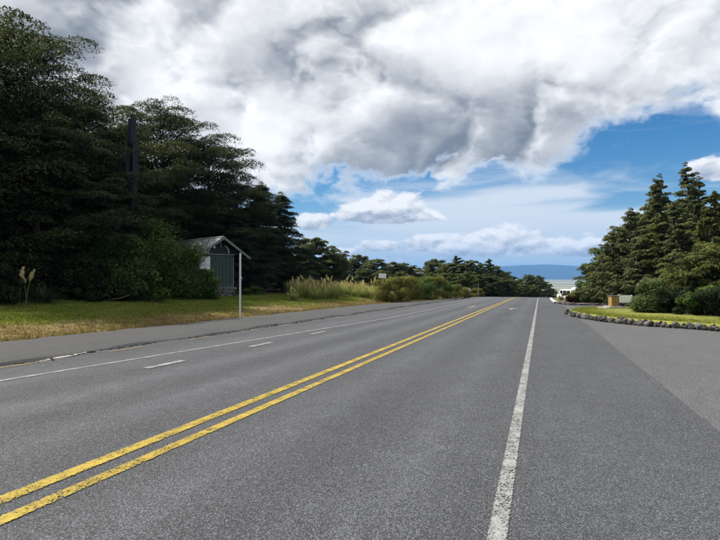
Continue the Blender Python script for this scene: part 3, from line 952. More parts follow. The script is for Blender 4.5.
for q, (px, ty, D, Rd, kd, tot, mt, lab) in enumerate(right):
    x, y = xy(px, D); g = gz(x, y) + .1; H = ztop(ty, D) - g
    ms = tree_meshes(300 + q, H, Rd, kd, 64 if kd == 'spire' else 46, tot, .16, mt, 'pale_bark', .06)
    plant_tree('beech_tree' if kd == 'beech' else 'evergreen_tree', ms, (x, y, g), 0, (1, 1, 1), lab, 'tree', 'trees right of the road')
for q, (px, ty, D) in enumerate(((600, 262, 66), (622, 240, 64), (648, 215, 62), (675, 200, 60), (705, 205, 58), (740, 200, 58))):
    far_tree(px, ty, D, f'dark tree in the row behind the right evergreens, {ORD[q]} from the left', 'a', 1.1, 'row behind the right evergreens')

# ------------------------------------------------------------------ shrubs
sA = [shrub_meshes(400 + q, 2.6, 1.9, 1.7, 'olive_leaf', 34, 9000, .13, .34) for q in range(3)]
sB = [shrub_meshes(410 + q, 2.6, 1.8, 1.6, 'shrub_leaf', 34, 9000, .13, .34) for q in range(2)]
sR = shrub_meshes(420, 1.2, 1.2, 1.1, 'red_leaf', 26, 6000, .10, .36)
sH = shrub_meshes(421, 1.2, 1.2, 1.1, 'hedge_leaf', 26, 6000, .10, .36)

# large bush in front of the shelter: several stems grown into one mass, built as separate bushes
for q, (px, ty, X0, Rx, lab) in enumerate((
        (150, 213, -23.6, 2.3, 'big bright green bush, the tallest one in front of the mast foot'),
        (118, 232, -23.2, 2.0, 'bright green bush at the left end of the mass by the shelter'),
        (182, 240, -22.9, 2.0, 'bright green bush hiding the left part of the shelter'),
        (203, 268, -22.2, 1.25, 'small leafy bush right in front of the shelter wall'),
        (133, 256, -22.3, 1.8, 'low green bush at the front of the mass below the mast'))):
    x, y, D = at_x(px, X0); g = gz(x, y); H = ztop(ty, D) - g
    plant_shrub('leafy_bush', shrub_meshes(430 + q, H, Rx, Rx, 'shrub_leaf', 60, 17000 if Rx > 1.5 else 8000, .15, .30), (x, y, g), 0, (1, 1, 1), lab, 'bright green bushes by the shelter', 'bush')

# roadside shrub row beyond the verge
srow = [(386, 303, 278, 'A', 1.0), (399, 303, 276, 'A', 1.0), (411, 301.5, 275, 'A', .9), (424, 300.8, 275, 'B', .9), (436, 300, 276, 'A', .9), (447, 299.3, 279, 'B', .8), (456, 298.8, 284, 'A', .8)]
for q, (px, by, ty, kd, w) in enumerate(srow):
    c, D = hit(px, by - .8); H = ztop(ty, D) - c.z; s = H / 2.6
    pr = (sA if kd == 'A' else sB)[q % 2 + (1 if kd == 'A' and q > 3 else 0)]
    plant_shrub('roadside_shrub', pr, tuple(c), q * 1.3, (s * w, s * w, s), f'olive roadside shrub, {ORD[q]} of the row that starts at the dark lamp post', 'roadside shrub row')
for q, (px, by, ty) in enumerate(((465, 298, 287), (477, 297.5, 288), (488, 297.3, 290), (500, 297, 289), (508, 296.8, 288), (518, 296.6, 289))):
    c, D = hit(px, by - .6); H = ztop(ty, D) - c.z; s = H / 2.6
    plant_shrub('roadside_shrub', sA[q % 3], tuple(c), q * 2.1, (s * 1.2, s * 1.2, s), f'low yellowish shrub below the far trees, {ORD[q]} from the round sign', 'low shrubs at the far road edge')
for q, (px, X0, ty) in enumerate(((302, -21.5, 290), (256, -23.6, 285), (246, -23.4, 288), (232, -23.2, 289))):
    x, y, D = at_x(px, X0); g = gz(x, y); s = (ztop(ty, D) - g) / 2.6
    plant_shrub('low_shrub', sB[q % 2], (x, y, g), q, (s * 1.5, s * 1.5, s), f'low dark shrub behind the lawn right of the shelter, {ORD[q]} from the toetoe', 'low shrubs right of the shelter')
# planting bed at the side-road corner
x, y = xy(569.5, 54); plant_shrub('red_shrub', sR, (x, y, gz(x, y) + .1), 0, (.85, .85, .95), 'rusty brown and green shrub on the corner of the bed in front of the vans', None)
for q, (px, D, sc, pr) in enumerate(((579, 54, 1.0, sH), (587, 56, 1.5, sH), (594, 54, 1.0, sA[0]), (586, 58, 1.6, sB[0]), (601, 56, 1.2, sA[1]), (611, 53, .9, sH), (625, 56, 1.1, sB[1]), (640, 52, 1.0, sH), (596, 60, 1.6, sB[1]), (578, 60, 1.0, sA[2]))):
    x, y = xy(px, D); f_ = sc if pr is sH else sc * .55
    plant_shrub('bed_shrub', pr, (x, y, gz(x, y) + .1), q, (f_, f_, f_), f'green shrub in the planting bed behind the grass island, {ORD[q]} inward from the kerb', 'shrubs in the planting bed')
# clipped bush on the island
x, y = xy(653, 28.2); g = gz(x, y) + .3; H = ztop(277, 28.2) - g
bush = plant_shrub('clipped_bush', shrub_meshes(450, H, .9, .9, 'hedge_leaf', 60, 15000, .09, .30, .5, .1), (x, y, g), 0, (1, 1, 1), 'rounded bright green bush standing on the grass island behind the stone edging', None, 'bush')
for q, (px, D, h, w, mt) in enumerate(((672, 28.5, 1.5, 1.3, 'fir_leaf'), (688, 26.8, 1.3, 1.2, 'fir_leaf'), (705, 26, 1.5, 1.3, 'shrub_leaf'), (722, 25, 1.4, 1.3, 'fir_leaf'))):
    x, y = xy(px, D)
    plant_shrub('dark_shrub', shrub_meshes(460 + q, h, w, w, mt, 34, 9000, .11), (x, y, gz(x, y) + .3), 0, (1, 1, 1), f'dark shrub in the shade above the stone edging, {ORD[q]} right of the clipped bush', 'dark shrubs above the stone edging', 'shrub')

# undergrowth along the foot of the left bank
for q, (px, X0, ty, mt) in enumerate(((-12, -22.8, 262, 'fir_leaf'), (70, -23.6, 272, 'beech_leaf_b'), (92, -23.2, 268, 'fir_leaf'), (108, -23.0, 276, 'beech_leaf_b'), (15, -24.2, 250, 'beech_leaf_b'), (55, -24.4, 246, 'fir_leaf'))):
    x, y, D = at_x(px, X0); g = gz(x, y); H = ztop(ty, D) - g
    plant_shrub('shaded_shrub', shrub_meshes(470 + q, H, 1.7, 1.5, mt, 36, 9000, .14), (x, y, g), 0, (1, 1, 1), f'dark shaded shrub under the left beeches, {ORD[q]} of its clump', 'shaded shrubs under the left trees')

# ------------------------------------------------------------------ toetoe and flax
tl = [blades_mesh('blades', 500 + q, 520, 1.85, .50, .022, 'toetoe_blade') for q in range(3)]
pl = [plume_mesh(510 + q, 1.0 + .2 * q, .52, .10) for q in range(4)]
rnd = random.Random(9)
tcount = 0
spots = []
for q in range(34):
    px = 291 + 86 * (q + rnd.random()) / 34
    X0 = rnd.uniform(-21.8, -18.6) if q % 2 else rnd.uniform(-25.5, -21.8)
    if px > 350: X0 = rnd.uniform(-21.5, -17.6) - .6
    spots.append((px, X0))
spots.sort()
for q, (px, X0) in enumerate(spots):
    x, y, D = at_x(px, X0); g = gz(x, y); s = rnd.uniform(.6, 1.2)
    e = empty('toetoe', (x, y, g), rnd.uniform(0, 6.28)); e.scale = (s, s, s)
    obj('blades', tl[q % 3], e)
    for j in range(rnd.randint(3, 8)):
        p = obj('plume', pl[(q * 3 + j) % 4], e)
        a = rnd.uniform(0, 6.28); r = rnd.uniform(0.1, .75)
        p.location = (math.cos(a) * r, math.sin(a) * r, 0); sc = rnd.uniform(.62, 1.12); p.scale = (1, 1, sc)
        p.rotation_euler = (rnd.uniform(-.3, .3), rnd.uniform(-.3, .3), rnd.uniform(0, 6.28))
    tag(e, f'cream plumed toetoe tussock beyond the lawn, {ORD[q]} from the left' if q < 17 else f'cream plumed toetoe tussock beyond the lawn, {ORD[len(spots) - 1 - q]} from the right', 'tussock', 'toetoe tussocks beyond the lawn')
# flax and toetoe in the shade at far left
fl = blades_mesh('blades', 520, 380, 1.45, .55, .03, 'flax_blade', 1.1, .25)
for q, (px, X0, s, lab) in enumerate(((44, -22.4, 1.0, 'rounded dark tussock of strap leaves in the shade at far left'), (6, -22.4, 1.1, 'dark tussock at the left edge with three pale plumes'), (128, -22.0, .6, 'small strap-leaved tussock below the bright green bush'))):
    x, y, D = at_x(px, X0)
    e = empty('flax', (x, y, gz(x, y)), q); e.scale = (s, s, s); obj('blades', fl, e)
    if q == 1:
        for j, (dx, dy, h) in enumerate(((.75, .5, 1.05), (.45, .0, .98), (.75, .2, .66))):
            p = obj('plume', pl[j], e); p.location = (dx, dy, 0); p.scale = (1, 1, h); p.rotation_euler = (0, .1, j)
    tag(e, lab, 'tussock')
# pale fallen branches at the edge of the bank
for q, (px, X0, ln, a) in enumerate(((112, -22.0, 1.9, .2), (138, -21.9, 1.4, -.3), (150, -21.7, 1.0, .5), (92, -22.3, 1.3, .9))):
    x, y, D = at_x(px, X0); g = gz(x, y); mb = MB(); rr = random.Random(q)
    d = Vector((math.cos(a), math.sin(a), 0))
    mb.tube([Vector((0, 0, .04)) + d * (-ln / 2), Vector((0, 0, .16)), d * ln * .3 + Vector((0, 0, .22)), d * ln * .55 + Vector((0, 0, .42))], [.035, .03, .022, .01], 6)
    mb.tube([Vector((0, 0, .16)), Vector((d.y * .4, -d.x * .4, .4)), Vector((d.y * .7, -d.x * .7, .45))], [.02, .014, .007], 5)
    o = obj('fallen_branch', mb.mesh('fallen_branch', M['pale_bark'], True)); o.location = (x, y, g)
    tag(o, f'pale dead branch lying at the edge of the left bank, {["longest", "second longest", "shortest", "leftmost"][q]} one', 'branch', 'dead branches under the left bank')

# ------------------------------------------------------------------ grass
def grass(name, pts, h, w, mat, seed, label_kind='stuff'):
    rg = np.random.default_rng(seed); n = len(pts); a = rg.uniform(0, 6.28, n); hh = h * rg.uniform(.5, 1.3, n)
    sd_ = np.stack([np.cos(a), np.sin(a), 0 * a], -1) * (w * rg.uniform(.6, 1.3, n))[:, None]
    tip = pts + np.stack([rg.normal(0, .45, n) * hh, rg.normal(0, .45, n) * hh, hh], -1)
    V = np.stack([pts - sd_, pts + sd_, tip], 1).reshape(-1, 3)
    return tag(obj(name, mesh(name, V, np.arange(n * 3).reshape(-1, 3), M[mat], False, None, np.repeat(rg.uniform(0, 1, n), 3))), kind='stuff')


rg = np.random.default_rng(31)
n = 150000
gyy = rg.uniform(0, 1, n) ** 1.3 * 72 + 2; gd = rg.uniform(0, 9.2, n)
gl = np.array([path_l(q) for q in gyy])
gxx = np.minimum(-14.25, gl + 0) - gd + np.where(gyy > 46, np.maximum(0, gl + 14.2), 0)
patch = np.sin(gxx * .9 + np.sin(gyy * .35) * 2) * .5 + np.sin(gyy * .6 + gxx * .3) * .5
dryness = np.clip(1.0 - gd / 4.6, 0, 1) + patch * .28 + rg.normal(0, .18, n)
is_dry = dryness > .42
gp = np.stack([gxx, gyy, ground(gxx, gyy) - .01], -1)
tag(grass('dry_grass', gp[is_dry], .07, .016, 'dry_blade', 1), 'dry tawny grass along the left footpath edge', 'grass')
tag(grass('green_grass', gp[~is_dry], .10, .017, 'grass_blade', 2), 'green lawn grass on the left verge below the trees', 'grass')
# yellow hawkbit heads in the shaded lawn
n = 1500
fy = rg.uniform(6, 26, n); fd = np.abs(rg.normal(2.2, 1.4, n)) + .3; fx = -14.2 - fd
z = ground(fx, fy) + rg.uniform(.08, .16, n); r = rg.uniform(.018, .034, n)
a = np.linspace(0, 2 * np.pi, 7)[:-1]
V = np.stack([fx[:, None] + np.cos(a)[None] * r[:, None], fy[:, None] + np.sin(a)[None] * r[:, None], z[:, None] + np.sin(a + 1)[None] * r[:, None] * .6], -1).reshape(-1, 3)
tag(obj('wild_flowers', mesh('wild_flowers', V, np.arange(n * 6).reshape(-1, 6), M['petal'], False, None, rg.uniform(0, 1, n * 6))), 'small yellow flower heads scattered through the left lawn', 'flowers', kind='stuff')
# longer tufts and the ragged fringe where the lawn meets the path
n = 900; ty_ = rg.uniform(3, 60, n); td = np.where(rg.uniform(0, 1, n) < .45, np.abs(rg.normal(0, .25, n)), rg.uniform(.3, 9.0, n)); per_t = 16
tx_ = -14.2 - td + np.maximum(0, ty_ - 46) * .155
bx = np.repeat(tx_, per_t) + rg.normal(0, .05, n * per_t); by = np.repeat(ty_, per_t) + rg.normal(0, .05, n * per_t)
tag(grass('grass_tufts', np.stack([bx, by, ground(bx, by) - .02], -1), .17, .014, 'dry_blade', 4), 'longer tufts of half dry grass dotted over the left verge', 'grass')
# grit on the sealed surfaces
n = 2600
w_ = rg.uniform(0, 1, n)
ux = np.where(w_ < .35, 1.95 + rg.normal(0, .22, n), np.where(w_ < .65, rg.uniform(2, 22, n), -10.2 + np.abs(rg.normal(0, .5, n))))
uy = np.where(w_ < .35, rg.uniform(2, 40, n), np.where(w_ < .65, rg.uniform(5, 24, n), rg.uniform(0, 50, n)))
sz = rg.uniform(.006, .018, n)
tet = np.array([[1, 0, -.5], [-.5, .87, -.5], [-.5, -.87, -.5], [.1, .1, .7]])
V = np.stack([ux, uy, zr(uy) + .012], -1)[:, None] + tet[None] * sz[:, None, None] * rg.uniform(.6, 1.4, (n, 4, 1))
k4 = np.arange(n)[:, None] * 4
tag(obj('gravel', mesh('gravel', V.reshape(-1, 3), np.concatenate([k4 + np.array([a]) for a in ((0, 1, 3), (1, 2, 3), (2, 0, 3))]), M['pale_stone'])), 'loose grit lying on the sealed side road and road edge', 'gravel', kind='stuff')
# island lawn
ip = np.array(island_poly); lo, hi = ip.min(0), ip.max(0)
n = 90000; q = rg.uniform(lo, hi, (n, 2)); inside = np.zeros(n, bool); j = len(ip) - 1
cxy = ip.mean(0); ips = cxy + (ip - cxy) * .985
for i in range(len(ips)):
    c1 = (ips[i, 1] > q[:, 1]) != (ips[j, 1] > q[:, 1])
    xi = (ips[j, 0] - ips[i, 0]) * (q[:, 1] - ips[i, 1]) / (ips[j, 1] - ips[i, 1] + 1e-12) + ips[i, 0]
    inside ^= c1 & (q[:, 0] < xi); j = i
q = q[inside]
tag(grass('lawn_grass', np.stack([q[:, 0], q[:, 1], zr(q[:, 1]) + .27], -1), .09, .018, 'lawn_blade', 3), 'bright yellow green lawn grass on the island', 'grass')

# ------------------------------------------------------------------ stone edging: each stone is a piece
def stone_mesh(seed):
    rg = np.random.default_rng(seed); bm = bmesh.new(); bmesh.ops.create_icosphere(bm, subdivisions=2, radius=.5)
    pl_ = [(Vector(rg.normal(0, 1, 3)).normalized(), rg.uniform(.20, .36)) for _ in range(11)]
    for v in bm.verts:
        for nrm, d in pl_:
            t = v.co.dot(nrm)
            if t > d: v.co -= nrm * (t - d)
        v.co += Vector(rg.normal(0, .02, 3))
    me = bpy.data.meshes.new('stone'); bm.to_mesh(me); bm.free(); return me


stones = []
for q in range(8):
    me = stone_mesh(600 + q); me.materials.append(M['stone'] if q % 3 else M['pale_stone']); stones.append(me)
edge = empty('stone_edging', (front[4][0], front[4][1], float(zr(front[4][1]))))
rnd = random.Random(21)


def lay(poly, parent, start, end, hmean, wmean, wob=.05):
    org = parent.location
    pts = [Vector(p) for p in poly]; d = 0.0; seglen = []
    for a, b_ in zip(pts, pts[1:]): seglen.append((b_ - a).length)
    tot = sum(seglen); d = .1
    while d < tot:
        w = wmean * rnd.uniform(.7, 1.45); t = d + w / 2; q = 0
        while q < len(seglen) - 1 and t > seglen[q]: t -= seglen[q]; q += 1
        k = min(1, t / seglen[q]); p = pts[q].lerp(pts[q + 1], k); dr = pts[q + 1] - pts[q]
        h = hmean * rnd.uniform(.75, 1.35)
        o = bpy.data.objects.new('stone', rnd.choice(stones)); put(o, parent)
        o.location = (p.x - org.x + rnd.gauss(0, wob), p.y - org.y + rnd.gauss(0, wob), float(zr(p.y)) - org.z + h * .36)
        o.scale = (w * 1.55, .42 * rnd.uniform(.8, 1.3), h * 1.45)
        o.rotation_euler = (rnd.gauss(0, .15), rnd.gauss(0, .18), math.atan2(dr.y, dr.x) + rnd.gauss(0, .2))
        d += w * .74


nfront = (len(front) - 1) * 4 + 1
lay([island_poly[-4], island_poly[-2]] + island_poly[:nfront - 2], edge, 0, 1, .25, .18)
tag(edge, 'low edging of rough upright grey stones round the grass island', 'wall')
bedge = empty('bed_edging', (bed_f[3][0], bed_f[3][1], float(zr(bed_f[3][1]))))
lay(bed_poly[2:26], bedge, 0, 1, .20, .42)
tag(bedge, 'thin row of dark stones along the front of the planting bed', 'wall')

# white painted kerb nose at the corner of the bed
ks = [hit(px, py)[0] for px, py in ((549.8, 298.9), (550.6, 300.0), (551.6, 301.0), (553.2, 302.1), (555.2, 302.9))]
mb = MB()
for a, b_ in zip(ks, ks[1:]):
    d = (b_ - a); n_ = Vector((d.y, -d.x, 0)).normalized() * -.22
    if n_.x < 0: n_ = -n_
    lo_ = [a, b_, b_ + n_, a + n_]
    z0 = [float(zr(p.y)) for p in lo_]
    vs = [(p.x, p.y, z - .02) for p, z in zip(lo_, z0)] + [(p.x, p.y, z + .17) for p, z in zip(lo_, z0)]
    mb.add(vs, [(3, 2, 1, 0), (4, 5, 6, 7), (0, 1, 5, 4), (1, 2, 6, 5), (2, 3, 7, 6), (3, 0, 4, 7)])
tag(obj('kerb', mb.mesh('kerb', M['kerb_paint'])), 'white painted kerb nose at the corner of the side road', 'kerb')

# ------------------------------------------------------------------ shelter
def local_frame(name, px, D, nr, nf, zb=None):
    """an Empty whose local -Y is the given facing (camera right / forward components)"""
    x, y = xy(px, D)
    wx, wy = nr * CT - nf * ST, nr * ST + nf * CT
    rz = math.atan2(wy, wx) + math.pi / 2
    return empty(name, (x, y, gz(x, y) if zb is None else zb), rz)


SD = 41.0
sh = local_frame('shelter', 220, SD, .70, -.714)
z0 = sh.location.z
AP = ztop(237.5, SD) - z0; EV = AP - 1.42; HW = 2.15; DEP = 6.2; FO = .55   # apex, eave, half width, depth, front overhang
wl, wr = -1.78, 1.18


def apz(x, dz=0.0): return AP - (AP - EV) * abs(x) / HW + dz


mb = MB(); mb.prism([(wl, .75), (wr, .75), (wr, EV + .10), (wl, EV + .10)], 0.0, .12)
wall_o = obj('wall', mb.mesh('wall', M['green_board']), sh)
side = MB(); side.box((wl + .06, DEP / 2 + .09, (EV + .1) / 2), (.12, DEP - .1, EV + .1)); obj('wall', side.mesh('wall', M['green_board']), sh)
side = MB(); side.box((wr - .06, DEP / 2 + .09, (EV + .1) / 2), (.12, DEP - .1, EV + .1)); obj('wall', side.mesh('wall', M['green_board']), sh)
side = MB(); side.box(((wl + wr) / 2, DEP, (EV + .1) / 2), (wr - wl - .26, .12, EV + .1)); obj('wall', side.mesh('wall', M['green_board']), sh)
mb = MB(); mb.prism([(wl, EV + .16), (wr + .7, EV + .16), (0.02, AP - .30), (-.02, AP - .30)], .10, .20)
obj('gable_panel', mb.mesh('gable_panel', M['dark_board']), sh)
mb = MB(); mb.box(((wl + wr) / 2, -.02, EV + .13), (wr - wl + .1, .16, .10)); obj('tie_beam', mb.mesh('tie_beam', M['green_trim'], bevel=.01), sh)
# vertical battens on the lined front
for q in range(7):
    mb = MB(); mb.box((-.62 + q * .29, -.017, 1.9), (.045, .03, EV * .99 - .88 + .1)); obj('batten', mb.mesh('batten', M['green_board']), wall_o)
dr = MB(); dr.box((wr - .06, -.03, 1.9), (.09, .05, EV - .8)); obj('corner_board', dr.mesh('corner_board', M['green_trim']), wall_o)
mb = MB(); mb.box((-1.28, -.03, EV - .62), (.86, .05, 1.15)); wp = obj('window', mb.mesh('window', M['white_board'], bevel=.008), sh)
mb = MB(); mb.box((-1.28, -.06, EV - .62), (.05, .03, 1.15)); mb.box((-1.28, -.062, EV - .70), (.86, .03, .05)); obj('frame', mb.mesh('frame', M['lamp_grey']), wp)
mb = MB(); mb.prism([(-1.32, EV + .20), (-.86, EV + .20), (-.86, apz(-.86, -.34)), (-1.32, apz(-1.32, -.28))], .05, .095); obj('gable_window', mb.mesh('gable_window', M['white_board']), sh)
mb = MB(); mb.box((-.52, -.05, apz(-.52, -.42)), (.13, .10, .16)); obj('wall_light', mb.mesh('wall_light', M['sign_white'], bevel=.02), sh)
mb = MB(); mb.tube([(.34 + .42 * math.sin(t), .03, EV + .20 + .62 * math.cos(t)) for t in np.linspace(.15, 1.57, 9)], [.03, .05, .06, .07, .075, .075, .075, .075, .07], 6); obj('curved_brace', mb.mesh('curved_brace', M['lamp_grey'], True), sh)
mb = MB(); mb.box((0, -.05, AP - .52), (.10, .10, .60)); obj('king_post', mb.mesh('king_post', M['green_trim']), sh)
# stone plinth made of single stones
mb = MB(); mb.box(((wl + wr) / 2, .02, .33), (wr - wl - .04, .26, .86)); pb = obj('plinth', mb.mesh('plinth', M['pale_stone']), sh)
rr = random.Random(4)
for rw in range(3):
    xx = wl + .05
    while xx < wr - .1:
        w = rr.uniform(.22, .42)
        o = obj('stone', rr.choice(stones), pb); o.location = (xx + w / 2, -.12, .05 + rw * .27 + rr.gauss(0, .02)); o.scale = (w * 1.2, .18, .32); o.rotation_euler = (0, rr.gauss(0, .12), 0); xx += w
# roof: two corrugated slopes
for s in (-1, 1):
    ny_ = 120; ys_ = np.linspace(-FO, DEP + .3, ny_); v = []
    th = math.atan2(AP - EV, HW)
    for y in ys_:
        c = .018 * math.sin(y * 2 * math.pi / .14)
        for t in (0, .5, 1.0):
            v.append((s * (HW + .12) * t + s * c * math.sin(th), y, AP + .05 - (AP - EV) * (HW + .12) / HW * t + c * math.cos(th)))
    i = np.arange(ny_ * 3).reshape(ny_, 3)
    f = np.stack([i[:-1, :-1], i[:-1, 1:], i[1:, 1:], i[1:, :-1]], -1).reshape(-1, 4)
    if s > 0: f = f[:, ::-1]
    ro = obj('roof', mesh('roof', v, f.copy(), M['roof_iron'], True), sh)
    mb = MB()   # lining below the iron
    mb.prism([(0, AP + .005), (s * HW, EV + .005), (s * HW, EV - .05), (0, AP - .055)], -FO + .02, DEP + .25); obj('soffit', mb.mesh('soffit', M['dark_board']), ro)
    mb = MB(); mb.prism([(0, AP + .06), (s * (HW + .14), EV - .03), (s * (HW + .14), EV - .23), (0, AP - .17)], -FO - .06, -FO); obj('bargeboard', mb.mesh('bargeboard', M['green_trim']), ro)
    mb = MB(); mb.box((s * (HW + .15), DEP / 2 - .1, EV - .10), (.10, DEP + .9, .10)); obj('gutter', mb.mesh('gutter', M['green_trim']), ro)
mb = MB(); mb.prism([(-.16, AP + .0), (0, AP + .10), (.16, AP + .0), (0, AP + .07)], -FO - .03, DEP + .3); obj('ridge_cap', mb.mesh('ridge_cap', M['green_trim']), sh)
tag(sh, 'dark green gabled shelter with corrugated roof and stone plinth behind the bushes', 'shelter')

# ------------------------------------------------------------------ cell mast
x, y, D = at_x(131.5, -24.4); g = gz(x, y)
mast = empty('cell_mast', (x, y, g), 0)
def mz(py): return ztop(py, D) - g
pxm = D / F
top = mz(114)
mb = MB(); mb.tube([(0, 0, -.2), (0, 0, mz(235)), (0, 0, mz(205)), (0, 0, mz(176))], [.24, .17, .16, .15], 14); obj('pole', mb.mesh('pole', M['mast_paint'], False), mast)
mb = MB(); mb.tube([(0, 0, mz(200)), (0, 0, mz(196)), (0, 0, mz(178))], [.16, .27, .29], 14); obj('lower_shroud', mb.mesh('lower_shroud', M['mast_paint']), mast)
mb = MB(); mb.tube([(0, 0, mz(178)), (0, 0, mz(144))], [.12, .12], 12); mb.tube([(0, 0, mz(144)), (0, 0, mz(114.5))], [.10, .09], 12); obj('core', mb.mesh('core', M['mast_paint']), mast)
tc0 = math.atan2(-y, -x)
for q in range(3):
    a = tc0 + .55 + q * 2.094
    r = .27
    h0, h1 = mz(177.5), mz(150 if q else 145)
    mb = MB(); mb.box((math.cos(a) * r, math.sin(a) * r, (h0 + h1) / 2), (.18, .36, h1 - h0), a); po = obj('antenna_panel', mb.mesh('antenna_panel', M['mast_panel'], bevel=.03), mast)
    mb = MB(); mb.box((math.cos(a) * .15, math.sin(a) * .15, h0 + .4), (.16, .06, .08), a); mb.box((math.cos(a) * .15, math.sin(a) * .15, h1 - .4), (.16, .06, .08), a); obj('bracket', mb.mesh('bracket', M['mast_paint']), po)
for q in range(3):
    a = tc0 + .15 + q * 2.094; r = .15
    h0, h1 = mz(142.5), mz(115.5 + q * 1.5)
    mb = MB(); mb.box((math.cos(a) * r, math.sin(a) * r, (h0 + h1) / 2), (.14, .26, h1 - h0), a); obj('antenna_panel', mb.mesh('antenna_panel', M['mast_panel'], bevel=.03), mast)
mb = MB(); mb.tube([(0, 0, mz(145.5)), (0, 0, mz(142.8))], [.30, .30], 14); obj('collar', mb.mesh('collar', M['mast_paint']), mast)
for q in range(4):
    a = tc0 + .9 + q * .35
    mb = MB(); mb.tube([(math.cos(a) * .16, math.sin(a) * .16, mz(150)), (math.cos(a) * .24, math.sin(a) * .24, mz(143.5)), (math.cos(a) * .12, math.sin(a) * .12, mz(140))], .016, 5); obj('cable', mb.mesh('cable', M['rubber'], True), mast)
mb = MB(); mb.tube([(0, 0, top), (0, 0, top + .12), (0, 0, top + .55)], [.09, .02, .008], 8); obj('lightning_rod', mb.mesh('lightning_rod', M['mast_paint']), mast)
tag(mast, 'slim dark navy cell mast with stacked antenna panels rising from the bushes', 'mast')

# ------------------------------------------------------------------ poles and signs
c, D = hit(240.3, 319.6)
pole = empty('sign_pole', tuple(c))
hp = ztop(253.8, D) - c.z
mb = MB(); mb.tube([(0, 0, -.15), (0, 0, hp)], .043, 12); obj('tube', mb.mesh('tube', M['galvanised']), pole)
mb = MB(); mb.tube([(0, 0, hp), (0, 0, hp + .03)], [.05, .04], 12); obj('cap', mb.mesh('cap', M['galvanised']), pole)
for zz_, in ((hp * .63,),):
    mb = MB(); mb.box((.035, 0, zz_), (.05, .11, .10)); obj('clamp', mb.mesh('clamp', M['galvanised'], bevel=.01), pole)
mb = MB(); mb.tube([(0, 0, -.02), (0, 0, .05)], [.13, .09], 12); obj('footing', mb.mesh('footing', M['concrete']), pole)
tag(pole, 'thin pale grey pole standing at the edge of footpath and lawn', 'pole')

c, D = hit(388.3, 302.6)
lp = empty('lamp_post', tuple(c), YAW)
hp = ztop(268, D) - c.z
mb = MB(); mb.tube([(0, 0, -.1), (0, 0, .5), (0, 0, hp)], [.075, .062, .05], 10); obj('post', mb.mesh('post', M['dark_post']), lp)
mb = MB(); mb.tube([(0, 0, hp - .05), (.08, 0, hp + .18), (.28, 0, hp + .24)], .028, 8); obj('arm', mb.mesh('arm', M['dark_post'], True), lp)
mb = MB(); mb.box((.36, 0, hp + .25), (.42, .20, .11), 0, .7); hd = obj('lamp_head', mb.mesh('lamp_head', M['lamp_grey'], bevel=.02), lp)
mb = MB(); mb.box((.38, 0, hp + .185), (.28, .14, .02)); obj('lens', mb.mesh('lens', M['lamp_glass']), hd)
tag(lp, 'dark slender lamp post in front of the roadside shrubs', 'lamp post')

x, y = xy(382.4, 66); g = gz(x, y)
sg = empty('road_sign', (x, y, g), YAW + .1)
zc = ztop(275.9, 66) - g
mb = MB(); mb.box((0, 0, zc), (.92, .03, .56)); obj('board', mb.mesh('board', M['sign_white'], bevel=.012), sg)
for s in (-.3, .3):
    mb = MB(); mb.box((s, .05, (zc + .25) / 2 - .1), (.07, .06, zc + .25 + .2)); obj('post', mb.mesh('post', M['dark_post']), sg)
tag(sg, 'plain white rectangular board showing above the toetoe left of the lamp post', 'sign')

c, D = hit(469, 297.2)
mk = empty('marker_sign', tuple(c), YAW)
hk = ztop(287.6, D) - c.z
mb = MB(); mb.box((0, 0, hk / 2 - .1), (.09, .05, hk + .1)); obj('post', mb.mesh('post', M['dark_post']), mk)
mb = MB(); mb.prism([(.30 * math.cos(t), hk - .42 + .40 * math.sin(t)) for t in np.linspace(0, 2 * math.pi, 21)[:-1]], -.06, -.03); obj('plate', mb.mesh('plate', M['white_board']), mk)
tag(mk, 'small pale round sign on a short post at the far left road edge', 'sign')

c, D = hit(478.4, 297.0)
pp = empty('timber_post', tuple(c)); hk = ztop(283.5, D) - c.z
mb = MB(); mb.tube([(0, 0, -.1), (0, 0, hk)], [.08, .07], 10); obj('shaft', mb.mesh('shaft', M['pale_bark']), pp)
mb = MB(); mb.tube([(0, 0, hk), (0, 0, hk + .05)], [.075, .03], 10); obj('cap', mb.mesh('cap', M['dark_post']), pp)
tag(pp, 'thin weathered post in front of the far trees right of the round sign', 'post')

# timber plinth with a sloping plaque on a two-step concrete base
x, y = xy(613.4, 34.3); g = gz(x, y) + .30
pt = empty('memorial_plinth', (x, y, g), YAW + .1)
mb = MB(); mb.box((-.05, 0, .04), (1.48, 1.1, .12)); mb.box((-.02, 0, .13), (.92, .8, .10)); obj('base', mb.mesh('base', M['concrete'], bevel=.012), pt)
mb = MB(); mb.box((0, 0, .48), (.50, .42, .62)); bd = obj('block', mb.mesh('block', M['timber'], bevel=.012), pt)
for s in (-.17, 0, .17):
    mb = MB(); mb.box((s, -.217, .48), (.012, .012, .58)); obj('joint', mb.mesh('joint', M['bark']), bd)
mb = MB(); mb.box((0, 0, .81), (.56, .48, .04)); obj('top', mb.mesh('top', M['green_trim'], bevel=.008), pt)
mb = MB(); mb.prism([(-.24, .84), (.26, 1.10), (.26, 1.125), (-.24, .865)], -.02, .02); obj('plaque', mb.mesh('plaque', M['dark_post']), pt)
tag(pt, 'square timber plinth with sloping plaque on a stepped concrete base on the island', 'plinth')

